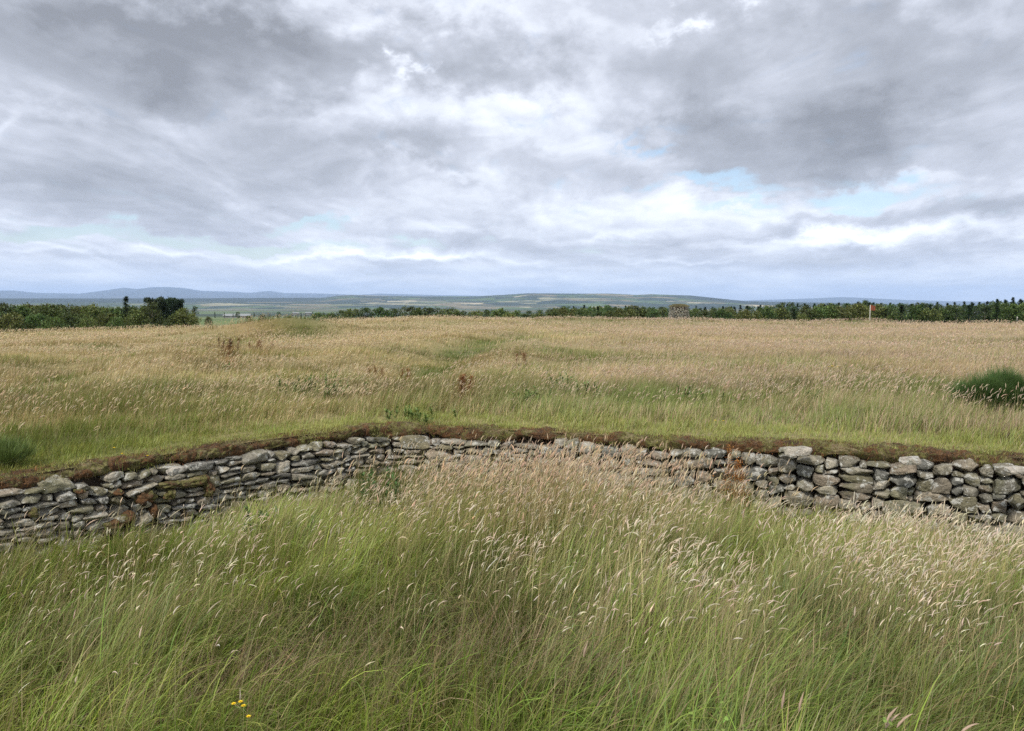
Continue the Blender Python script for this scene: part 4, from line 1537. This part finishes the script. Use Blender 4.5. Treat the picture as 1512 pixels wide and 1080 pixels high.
def near_plant(px_, py_, dist, label, hgt_extra=0.0, n_st=3, col=(.20, .27, .06)):
    """leafy plant whose top shows at the pixel, standing on the enclosure ground"""
    rx, ry, rz = ray(px_, py_)
    k_ = dist / math.hypot(rx, ry)
    x_, y_, ztop = rx * k_, ry * k_, CAMZ + rz * k_
    gz = float(inner_z(np.array([x_]), np.array([y_]))[0])
    root = empty('leafy_weed', (x_, y_, gz))
    tag(root, label, 'plant', 'pale leafy weeds at the bottom of the picture')
    ms, ml = MB(), MB()
    Ls = np.full(n_st, ztop - gz) * rng.uniform(.86, 1.0, n_st)
    bx, by = rng.normal(0, .02, n_st), rng.normal(0, .02, n_st)
    az_ = rng.uniform(-3.1, 3.1, n_st)
    cc = np.tile(np.array(col) * .8, (n_st, 1))
    X, Y, Z = stems_(root, 'stem', bx, by, Ls, .004, az_, np.full(n_st, .03), np.full(n_st, .10), 6, cc)
    g6 = np.linspace(0, 1, 7)
    for i in range(n_st):
        m_ = 34
        f_ = np.linspace(.45, 1.0, m_)
        an = np.arange(m_) * 2.4
        c = varied(np.tile(col, (m_, 1)), m_, .14)
        ribbons(ml, np.interp(f_, g6, X[i]), np.interp(f_, g6, Y[i]), np.interp(f_, g6, Z[i]), rng.uniform(.022, .036, m_) * (1.3 - .7 * f_), rng.uniform(.012, .019, m_), an, rng.uniform(.7, 1.3, m_), rng.uniform(.2, .9, m_), 4, c, c, flat=.55)
    ml.build('leaves', M_bush, root)


near_plant(1098, 1022, 2.55, 'tallest pale leafy weed at the bottom, right of centre')
near_plant(1057, 1052, 2.5, 'short pale leafy weed at the bottom, left of the tallest leafy weed')
near_plant(1117, 1045, 2.5, 'small pale leafy weed at the bottom, right of the tallest leafy weed', n_st=2)
near_plant(1310, 1006, 2.7, 'lone yellow green leafy weed among grass at the lower right', n_st=2)
near_plant(632, 1062, 2.45, 'pale leafy weed low at the bottom edge, right of the yellow flowers', n_st=2)

M_yel = flat_mat('yellow_petals', (0.72, 0.50, 0.01), (0.85, 0.62, 0.03), 300)


def flower_plant(px_, py_, dist, heads, size, label, z_field=False):
    rx, ry, rz = ray(px_, py_)
    k_ = dist / math.hypot(rx, ry)
    x_, y_, ztop = rx * k_, ry * k_, CAMZ + rz * k_
    gz = float((fieldz if z_field else inner_z)(np.array([x_]), np.array([y_]))[0])
    root = empty('yellow_flower', (x_, y_, gz))
    tag(root, label, 'flower', 'small yellow flowers in the grass')
    ms = MB()
    n_ = len(heads)
    hx = np.array([h_[0] for h_ in heads]) * dist / F
    hz = (ztop - gz) - np.array([h_[1] for h_ in heads]) * dist / F
    cc = np.tile([.14, .20, .05], (n_, 1))
    stems_(root, 'stem', hx * .3, np.zeros(n_), hz, .0028, np.where(hx > 0, 0., math.pi), np.abs(hx * .7) / hz, np.zeros(n_), 4, cc)
    for i in range(n_):
        mf = MB()
        m_ = 16
        an = np.linspace(0, 2 * math.pi, m_, endpoint=False)
        cyx = np.full(m_, float(hx[i]))
        z_ = np.full(m_, float(hz[i]))
        for ring, (ln, th_) in enumerate(((size, 1.25), (size * .75, .9), (size * .45, .4))):
            ribbons(mf, cyx, np.zeros(m_), z_ - .002, np.full(m_, ln), np.full(m_, size * .34), an + ring * .2, np.full(m_, th_), np.full(m_, .2), 2, np.tile([.8, .6, .02], (m_, 1)), np.tile([.85, .65, .02], (m_, 1)), twist=np.zeros(m_))
        mf.build('petals', M_yel, root)


flower_plant(350, 1036, 2.75, [(-5, 3), (5, 0), (16, 22), (9, 6)], .010, 'cluster of bright yellow flower heads near the bottom left')
flower_plant(672, 0, 0, [], 0, '') if False else None
flower_plant(180, 670, 8.7, [(0, 0), (-10, -8)], .016, 'tiny yellow flowers in the turf above the left run of the wall', True)
flower_plant(218, 673, 8.5, [(0, 0)], .016, 'single tiny pale yellow flower on the turf at the left, right of the yellow pair', True)
flower_plant(1229, 541, 19.5, [(-4, 1), (0, 0), (4, 2), (7, 1)], .035, 'yellow ragwort heads in the tan grass of the right field', True)
flower_plant(1062, 621, 11.0, [(-6, 0), (6, 1)], .02, 'tiny yellow flowers in seeding grass behind the rim, centre right', True)

# ------------------------------------------------------------------ trees
def lobes_crown(nl, wid, hgt, seed, base=.05, kind='broad'):
    rr = np.random.default_rng(seed)
    L_ = []
    for i in range(nl):
        f = rr.uniform(base, .93)
        if kind == 'broad':
            env = (math.sin(math.pi * min(1, (f * .82 + .16))) ** .6)
        elif kind == 'cone':
            env = (1.02 - f)
        else:
            env = .55 + .45 * f if f < .8 else .8
        a = rr.uniform(0, 6.28)
        r = wid / 2 * env * rr.uniform(.25, .85)
        L_.append((r * math.cos(a), r * math.sin(a), f * hgt, wid * rr.uniform(.13, .24) * (env * .7 + .3)))
    return L_


def tree_proto(name, wid, hgt, seed, kind, col, leafsz, nleaf):
    root = empty(name, (0, 0, 0))
    rr = np.random.default_rng(seed)
    mb = MB()
    if kind == 'cone':
        # whorled drooping boughs
        nb = nleaf // 34
        f = rr.random(nb) ** .85
        zc = hgt * (.06 + .92 * f)
        rad = wid / 2 * (1 - f) ** .85 * rr.uniform(.55, 1.1, nb) + .05
        a = rr.uniform(0, 6.28, nb)
        for j in range(34):
            u = rr.random(nb)
            x = rad * u * np.cos(a) + rr.normal(0, .07, nb)
            y = rad * u * np.sin(a) + rr.normal(0, .07, nb)
            z = zc - rad * u * .28 + rr.normal(0, .06, nb)
            c = varied(np.tile(col, (nb, 1)), nb, .25)
            ribbons(mb, x, y, z, rr.uniform(.6, 1.5, nb) * leafsz, rr.uniform(.35, .7, nb) * leafsz, a + rr.normal(0, .8, nb), rr.uniform(.9, 1.9, nb), rr.uniform(0, .4, nb), 1, c, c)
        z_ = np.full(60, hgt * .93)
        ribbons(mb, rr.normal(0, .02, 60), rr.normal(0, .02, 60), z_ + rr.uniform(-.3, .2, 60), np.full(60, .4), np.full(60, .07), rr.uniform(0, 6, 60), rr.uniform(.1, .9, 60), np.zeros(60), 1, np.tile(col, (60, 1)), np.tile(col, (60, 1)))
    else:
        L_ = lobes_crown(30 if kind == 'broad' else 40, wid, hgt, seed, .08 if kind == 'broad' else .12, kind)
        L_ = np.array(L_)
        k = rr.integers(0, len(L_), nleaf)
        d = rr.normal(size=(nleaf, 3))
        d /= np.linalg.norm(d, axis=1)[:, None]
        rad = L_[k, 3] * rr.uniform(.55, 1.12, nleaf)
        sq = np.array([1, 1, .8 if kind == 'broad' else .45])
        P_ = L_[k, :3] + d * rad[:, None] * sq
        P_[:, 2] = np.maximum(P_[:, 2], .1)
        tone = rr.uniform(.7, 1.35, len(L_))[k][:, None]
        c = varied(np.tile(col, (nleaf, 1)) * tone, nleaf, .2)
        az_ = rr.uniform(-3.1, 3.1, nleaf)
        ribbons(mb, P_[:, 0], P_[:, 1], P_[:, 2], rr.uniform(.7, 1.4, nleaf) * leafsz, rr.uniform(.5, .95, nleaf) * leafsz, az_, rr.uniform(.2, 2.6, nleaf), rr.uniform(0, .5, nleaf), 2, c, c, flat=.5)
    mb.build('crown', M_leaf, root)
    # tapered trunk with limbs
    mt = MB()

    def limb(p0, p1, r0, r1, k=6, m=5):
        p0, p1 = np.array(p0, float), np.array(p1, float)
        ax = p1 - p0
        ax /= np.linalg.norm(ax)
        s1 = np.cross(ax, [0.3, .2, 1.0] if abs(ax[2]) < .9 else [1, 0, 0])
        s1 /= np.linalg.norm(s1)
        s2 = np.cross(ax, s1)
        V = []
        for i in range(m + 1):
            t = i / m
            c = p0 * (1 - t) + p1 * t + np.array([math.sin(t * 4 + seed) * .05, math.cos(t * 3 + seed) * .05, 0]) * t
            rad = r0 * (1 - t) + r1 * t
            for j in range(k):
                an = 6.283 * j / k
                V.append(c + s1 * rad * math.cos(an) + s2 * rad * math.sin(an))
        q = [(i * k + j, i * k + (j + 1) % k, (i + 1) * k + (j + 1) % k, (i + 1) * k + j) for i in range(m) for j in range(k)]
        mt.add(np.array(V), q=q)
    limb((0, 0, -.3), (0.05, 0, hgt * .9), .035 * hgt * .5, .01)
    for i in range(6):
        f = rr.uniform(.15, .7)
        a = rr.uniform(0, 6.28)
        r = wid * .33 * (1 - f * .5)
        limb((0, 0, hgt * f), (r * math.cos(a), r * math.sin(a), hgt * min(.95, f + .18)), .035, .01, 5, 4)
    mt.build('trunk', M_bark, root)
    return root


G1 = (0.088, 0.118, 0.034)
G2 = (0.068, 0.098, 0.033)
G3 = (0.098, 0.115, 0.034)
GD = (0.046, 0.074, 0.036)
protos = {
    'a': tree_proto('scrub_tree', 5.2, 5.2, 1, 'broad', G1, .27, 3400),
    'b': tree_proto('scrub_tree', 4.6, 5.6, 2, 'broad', G2, .26, 3200),
    'c': tree_proto('scrub_tree', 6.0, 4.8, 3, 'broad', G3, .28, 3600),
    's': tree_proto('spruce_tree', 3.0, 6.6, 4, 'cone', GD, .30, 4200),
    't': tree_proto('spruce_tree', 2.4, 5.4, 5, 'cone', (.050, .080, .036), .27, 3600),
    'p': tree_proto('pine_tree', 5.6, 8.0, 6, 'flat', (.036, .058, .028), .34, 7500),
    'l': tree_proto('slender_tree', 1.5, 5.0, 7, 'broad', (.05, .065, .03), .20, 500),
    'h': tree_proto('low_bush', 3.2, 1.6, 8, 'broad', (.085, .115, .032), .20, 1500),
}
used_p = set()
HT = {'a': 5.2, 'b': 5.6, 'c': 4.8, 's': 6.6, 't': 5.4, 'p': 8.0, 'l': 5.0, 'h': 1.6}


def plant(kind, px_, top_py, r, label, cat='tree', group=None, wscale=1.0, minh=1.2):
    """a tree standing at distance r on the column px_, as tall as its top in the photograph says"""
    x_ = (px_ - 756) / F * r
    y_ = r
    rr_ = math.hypot(x_, y_)
    gz = float(height(np.array([math.atan2(x_, y_)]), np.array([rr_]))[0])
    rx, ry, rz = ray(px_, top_py)
    top = CAMZ + rz / ry * y_
    hgt = max(minh, top - gz)
    s = hgt / HT[kind]
    sx = s * wscale
    proto = protos[kind]
    rot = random.uniform(0, 6.28)
    if kind not in used_p:
        used_p.add(kind)
        o_ = proto
        o_.location = (x_, y_, gz)
        o_.rotation_euler = (0, 0, rot)
        o_.scale = (sx, sx, s)
    else:
        o_ = copy_tree(proto, (x_, y_, gz), rot, (sx, sx, s))
    for k_ in ('label', 'category', 'group'):
        if k_ in o_:
            del o_[k_]
    tag(o_, label, cat, group)
    return o_


# left belt
GL = 'scrubby trees in the left tree belt'
ordn = ['first', 'second', 'third', 'fourth', 'fifth', 'sixth', 'seventh', 'eighth', 'ninth', 'tenth', 'eleventh', 'twelfth']
left = [(6, 446, 'b'), (28, 450, 'a'), (50, 451, 'c'), (73, 449, 'a'), (97, 448, 'b'), (122, 451, 'a'), (147, 453, 'c'), (170, 454, 'a'), (203, 453, 'c'), (214, 452, 'a')]
for i, (px_, tp, kd) in enumerate(left):
    if i == 0:
        lab = 'darkest round topped tree at the left end of the left tree belt'
    else:
        lab = f'olive green scrubby tree, {ordn[i]} from the left edge in the front of the left belt'
    plant(kd, px_, tp, 112 + (i * 37 % 11), lab, group=GL)
for i, px_ in enumerate((-62, -38, -15, 18, 40, 62, 86, 110, 134, 158, 182, 200)):
    plant('abcbacabcbac'[i], px_, 449 + (i * 5 % 4) + (2 if px_ > 130 else 0), 132 + (i * 29 % 14), 'green scrubby tree half hidden in the back row of the left tree belt', group='back row of the left tree belt')
for i, px_ in enumerate((-60, -30, 14, 60, 108, 160, 206, 262, 276)):
    plant('cacacacac'[i], px_, 463 + (i * 5 % 5), 105, 'low bushy tree at the field edge in front of the left tree belt', group='low bushes fronting the left tree belt', wscale=1.2)
plant('s', 188, 437, 118, 'single pointed spruce rising above the left tree belt', wscale=1.0)
plant('p', 232, 437.5, 118, 'dark flat topped pine, left of the tall pine clump', group='tall dark pine clump', wscale=.75)
plant('p', 250, 438, 122, 'dark flat topped pine, middle of the tall pine clump', group='tall dark pine clump', wscale=.8)
plant('p', 264, 440, 116, 'dark flat topped pine, right of the tall pine clump', group='tall dark pine clump', wscale=.62)
plant('b', 226, 444, 112, 'dark leafy tree under the left side of the tall pine clump', wscale=.8)
plant('a', 272, 455, 113, 'green scrubby tree right under the tall pine clump', wscale=.8)
plant('l', 289, 450, 118, 'thin lone sapling just right of the tall pine clump')

# centre gap: isolated bushes and low trees at px 300..720
mid = [(308, 468, 'c', 240), (368, 466, 'a', 210), (388, 464, 'b', 205), (426, 466, 'c', 200), (445, 462, 's', 330), (470, 463, 'a', 190), (490, 464, 'c', 170), (505, 459, 'b', 175),
       (520, 457, 'a', 165), (541, 455, 'b', 160), (563, 455, 'a', 160), (585, 456, 'b', 165), (604, 453, 'b', 160), (622, 455, 'a', 150), (640, 455, 'b', 150), (660, 457, 'c', 145),
       (679, 460, 'a', 150), (700, 461, 'c', 150), (722, 458, 'b', 160), (740, 457, 'a', 150)]
for i, (px_, tp, kd, r) in enumerate(mid):
    if i < 5:
        nm = ['small lone bush right of the thin sapling, at the edge of the green field', 'bush just right of the white roofed shed', 'rounder bush, second right of the white roofed shed',
              'low bush in the gap between shed and centre trees', 'small distant spruce, the tallest point between shed and centre trees'][i]
        plant(kd, px_, tp, r, nm, group=None, wscale=.8)
    else:
        plant(kd, px_, tp - 1.5, r, 'scrubby green tree showing over the field crest left of centre', group='scrub over the crest left of centre', wscale=1.15)
for i, px_ in enumerate((318, 332, 345, 352, 376, 398, 412, 432, 452, 462, 478)):
    plant('stsbtsbsttb'[i], px_, 460.5 + (i * 7 % 3), 620 + (i * 53 % 120), 'tiny dark distant tree beyond the white roofed shed', group='distant trees beyond the shed', wscale=1.1)

# right hand plantation
random.seed(9)
tops = [(690, 462), (760, 457), (800, 456), (830, 452), (880, 451), (930, 452), (980, 452), (1010, 455), (1040, 453), (1075, 452), (1110, 450), (1150, 449), (1190, 448), (1230, 447), (1275, 445.5), (1330, 447),
        (1380, 447), (1430, 446), (1460, 445), (1512, 443), (1600, 443)]


def topat(px_):
    return float(np.interp(px_, [a for a, b in tops], [b for a, b in tops]))


def zone(px_):
    if px_ < 985:
        return 'left of the cairn'
    if px_ < 1283:
        return 'between cairn and red flag'
    return 'right of the red flag'


px_ = 752.0
i = 0
while px_ < 1585:
    if not (978 < px_ < 1030):
        kd = random.choice('aabbcct') if px_ > 985 else random.choice('abbcca')
        plant(kd, px_, topat(px_) + random.uniform(3.5, 8), random.uniform(124, 140), f'leafy green tree in the front row of the plantation, {zone(px_)}', group=f'plantation front row {zone(px_)}', wscale=1.3 if kd in 'st' else 1.0)
    px_ += random.uniform(17, 24)
px_ = 745.0
while px_ < 1590:
    if not (983 < px_ < 1022) or True:
        kd = random.choice('abbcstt') if px_ > 985 else random.choice('abbccat')
        plant(kd, px_, topat(px_) + random.uniform(1, 3.5), random.uniform(222, 250), f'tree in the middle rows of the plantation, {zone(px_)}', group=f'plantation middle rows {zone(px_)}', wscale=1.25 if kd in 'st' else 1.0)
    px_ += random.uniform(13, 19)
px_ = 820.0
while px_ < 1590:
    kd = random.choice('sstbta') if px_ > 985 else random.choice('abtbca')
    plant(kd, px_, topat(px_) - random.uniform(-1.2, 1.0), random.uniform(262, 300), f'dark treetop in the back row of the plantation, {zone(px_)}', group=f'plantation back row {zone(px_)}', wscale=1.15 if kd in 'st' else 1)
    px_ += random.uniform(10, 16)
for px_, tp, lab in ((1470, 441, 'dark spruce, leftmost of the tall ones at the right edge'), (1482, 442, 'dark spruce, second of the tall ones at the right edge'), (1493, 438.5, 'tallest dark spruce at the right edge of the plantation'),
                     (1504, 441, 'dark spruce between the tallest one and the right edge'), (1518, 440, 'dark spruce cut by the right edge of the picture')):
    plant('s', px_, tp, 215, lab, group='tall spruces at the right edge', wscale=.9)
for px_, tp, lab in ((1155, 445.5, 'round dark treetop left of the pair standing above the plantation'), (1167, 445.5, 'round dark treetop right of the pair standing above the plantation'), (1276, 442.5, 'round treetop on the rise just left above the red flag'),
                     (1027, 451, 'small pointed spruce just right of the stone cairn')):
    plant('b' if px_ != 1027 else 's', px_, tp, 255, lab, wscale=.6)
# low bushes on the far rim of the field
for i, (px_, tp, r, lab) in enumerate(((80, 470, 88, 'low green bush at the far left of the field rim'), (130, 471, 88, 'low green bush before the left tree belt, right of the brown patch'), (917, 467, 90, 'dark low bush at the far rim left of the cairn'),
                                       (838, 466, 92, 'small low bush at the far rim, farther left of the dark one'), (1186, 465, 96, 'rounded bright green bush at the far rim between cairn and flag'),
                                       (170, 470, 90, 'grey green low bush before the left tree belt'))):
    plant('h', px_, tp, r, lab, cat='bush', group='low bushes on the far rim of the field', minh=.5, wscale=.75)

# ------------------------------------------------------------------ stone cairn
cx_, cr = (1002 - 756) / F * 176, 176.0
cgz = float(height(np.array([math.atan2(cx_, cr)]), np.array([math.hypot(cx_, cr)]))[0])
cairn = empty('stone_cairn', (cx_, cr, cgz))
tag(cairn, 'round grey stone cairn with a grassy top among the far trees', 'cairn')
ctop = CAMZ + float(ray(1002, 450.5)[2] / ray(1002, 450.5)[1]) * cr - cgz
mb = MB()
zc, row = 0.0, 0
while zc < ctop - .5:
    hh = random.uniform(.22, .36)
    rad = 2.60 - .17 * zc
    nst_ = int(2 * math.pi * rad / .55)
    a0 = random.uniform(0, 1)
    for k in range(nst_):
        a = (k + a0 + random.uniform(-.12, .12)) / nst_ * 2 * math.pi
        c = np.array(PAL[random.randrange(len(PAL))]) * random.uniform(.5, 1.05)
        stone(mb, (rad * math.cos(a), rad * math.sin(a), zc + hh / 2), (-math.sin(a), math.cos(a)), (math.cos(a), math.sin(a)), 2 * math.pi * rad / nst_ * .95, .6, hh * .96, .3, c, random.uniform(-.05, .05), 2000 + row * 50 + k)
    zc += hh
    row += 1
mb.build('stonework', M_stone, cairn, smooth=True)
mb = MB()
p = cs.copy()
p *= (1 + (vn(cs[:, 0] * 2 + 5, cs[:, 1] * 2 + cs[:, 2], .5, 95, 2) - .5) * .25)[:, None]
p = p * np.array([2.0, 2.0, .85]) + np.array([0, 0, zc - .25])
mb.add(p, q=cq)
mb.build('core', M_earth, cairn, smooth=True)
mb = MB()
n = 2600
a, r_n = rng.uniform(0, 6.28, n), 2.3 * np.sqrt(rng.random(n))
zz = zc - .2 + .68 * np.sqrt(np.clip(1 - (r_n / 2.35) ** 2, 0, 1))
c = varied(lerp(np.array([.13, .15, .045]), np.array([.34, .27, .15]), rng.random(n)), n, .2)
ribbons(mb, r_n * np.cos(a), r_n * np.sin(a), zz, rng.uniform(.12, .3, n), rng.uniform(.04, .08, n), rng.uniform(-3, 3, n), rng.uniform(.2, 1, n), rng.uniform(0, .6, n), 2, c, c)
mb.build('grass_cap', M_grass, cairn)

# ------------------------------------------------------------------ red flag, marker posts
M_pole = flat_mat('white_painted_wood', (.40, .39, .34), (.46, .45, .40), 30)
M_red = blade_mat('red_cloth', .3, 0)


def ppost(mb, r0, h_, k=10, z0=-.4):
    V, q = [], []
    for i, z in enumerate((z0, h_ * .5, h_ - .03, h_)):
        rr2 = r0 * (1 if i < 3 else .55)
        for j in range(k):
            V.append((rr2 * math.cos(6.283 * j / k), rr2 * math.sin(6.283 * j / k), z))
    for i in range(3):
        for j in range(k):
            q.append((i * k + j, i * k + (j + 1) % k, (i + 1) * k + (j + 1) % k, (i + 1) * k + j))
    V.append((0, 0, h_ + .02))
    t = [(3 * k + j, 3 * k + (j + 1) % k, 4 * k) for j in range(k)]
    mb.add(V, q=q, t=t)


fr_ = 97.0
fx = (1283.5 - 756) / F * fr_
fgz = float(height(np.array([math.atan2(fx, fr_)]), np.array([math.hypot(fx, fr_)]))[0])
ftop = CAMZ + float(ray(1283, 450.5)[2] / ray(1283, 450.5)[1]) * fr_ - fgz
flag = empty('red_flag', (fx, fr_, fgz))
tag(flag, 'small red flag on a white pole at the far rim of the field', 'flag')
mb = MB()
ppost(mb, .05, ftop)
mb.build('pole', M_pole, flag)
mb = MB()
u = np.linspace(0, 1, 15)
v = np.linspace(0, 1, 9)
U, V_ = np.meshgrid(u, v, indexing='ij')
X = .05 + U * .56
Y = .07 * np.sin(U * 9 + V_ * 1.5) * U
Z = ftop - .04 - V_ * (.66 - .12 * U) - .10 * U ** 1.5 + .03 * np.sin(U * 7)
idx = np.arange(15 * 9).reshape(15, 9)
q = np.stack([idx[:-1, :-1], idx[1:, :-1], idx[1:, 1:], idx[:-1, 1:]], -1).reshape(-1, 4)
mb.add(np.stack([X, Y, Z], -1), q=q, c=(.24, .075, .045))
mb.build('cloth', M_red, flag, smooth=True)

for px_, tp, r, lab in ((1501, 468.5, 80, 'short white marker post at the right end of the far field rim'), ):
    x_ = (px_ - 756) / F * r
    gz = float(height(np.array([math.atan2(x_, r)]), np.array([math.hypot(x_, r)]))[0])
    root = empty('marker_post', (x_, r, gz))
    tag(root, lab, 'post')
    mb = MB()
    hh = CAMZ + float(ray(px_, tp)[2] / ray(px_, tp)[1]) * r - gz
    ppost(mb, .05, hh)
    mb.build('shaft', M_pole, root)
    mb = MB()
    ppost(mb, .058, hh + .03, z0=hh - .05)
    mb.build('cap', M_pole, root)

# ------------------------------------------------------------------ far buildings
M_roof = flat_mat('pale_metal_roof', (.19, .20, .20), (.25, .26, .26), .5)
M_wall = flat_mat('pale_cladding', (.16, .16, .14), (.20, .20, .18), .5)
M_dark = flat_mat('dark_glass', (.03, .035, .04), (.05, .055, .06), 1)


def shed(px_, py_base, r, wid, dep, wall_h, roof_h, label, rz=0.25, doors=3):
    x_ = (px_ - 756) / F * r
    gz = float(height(np.array([math.atan2(x_, r)]), np.array([math.hypot(x_, r)]))[0])
    gz = max(gz, CAMZ + float(ray(px_, py_base)[2] / ray(px_, py_base)[1]) * r)
    root = empty('shed', (x_, r, gz), rz)
    tag(root, label, 'building', 'pale farm buildings beyond the field')
    a, b = wid / 2, dep / 2
    mb = MB()
    mb.add([(-a, -b, -2), (a, -b, -2), (a, b, -2), (-a, b, -2), (-a, -b, wall_h), (a, -b, wall_h), (a, b, wall_h), (-a, b, wall_h), (-a, 0, wall_h + roof_h), (a, 0, wall_h + roof_h)],
           q=[(0, 1, 5, 4), (2, 3, 7, 6), (1, 2, 6, 5), (3, 0, 4, 7)], t=[(5, 6, 9), (7, 4, 8)])
    mb.build('wall', M_wall, root)
    mb = MB()
    e = .5
    mb.add([(-a - e, -b - e, wall_h - .12), (a + e, -b - e, wall_h - .12), (a + e, 0, wall_h + roof_h + .1), (-a - e, 0, wall_h + roof_h + .1), (-a - e, b + e, wall_h - .12), (a + e, b + e, wall_h - .12),
            (-a - e, -b - e, wall_h - .3), (a + e, -b - e, wall_h - .3), (-a - e, b + e, wall_h - .3), (a + e, b + e, wall_h - .3)],
           q=[(0, 1, 2, 3), (3, 2, 5, 4), (6, 7, 1, 0), (4, 5, 9, 8)])
    mb.build('roof', M_roof, root)
    for k in range(doors):
        xx = -a + wid * (k + .5) / doors
        mb = MB()
        w2 = wid / doors * .22
        mb.add([(xx - w2, -b - .05, 0), (xx + w2, -b - .05, 0), (xx + w2, -b - .05, wall_h * .7), (xx - w2, -b - .05, wall_h * .7)], q=[(0, 1, 2, 3)])
        mb.build('door', M_dark, root)


shed(351, 468.2, 820, 26, 14, 1.2, 1.9, 'long white roofed shed beyond the green field, right of the pine clump')
shed(437, 463.6, 1500, 12, 9, 1.2, 1.4, 'small pale building in the distance, left of the two beyond the scrub', doors=1)
shed(456, 463.3, 1500, 12, 9, 1.2, 1.4, 'small pale building in the distance, right of the two beyond the scrub', doors=1)

for k_, p_ in protos.items():
    if k_ not in used_p:
        for ch in list(p_.children):
            bpy.data.objects.remove(ch)
        bpy.data.objects.remove(p_)
print('tris-ish verts', sum(len(o_.data.vertices) for o_ in bpy.data.objects if o_.type == 'MESH'), 'stones', nst)
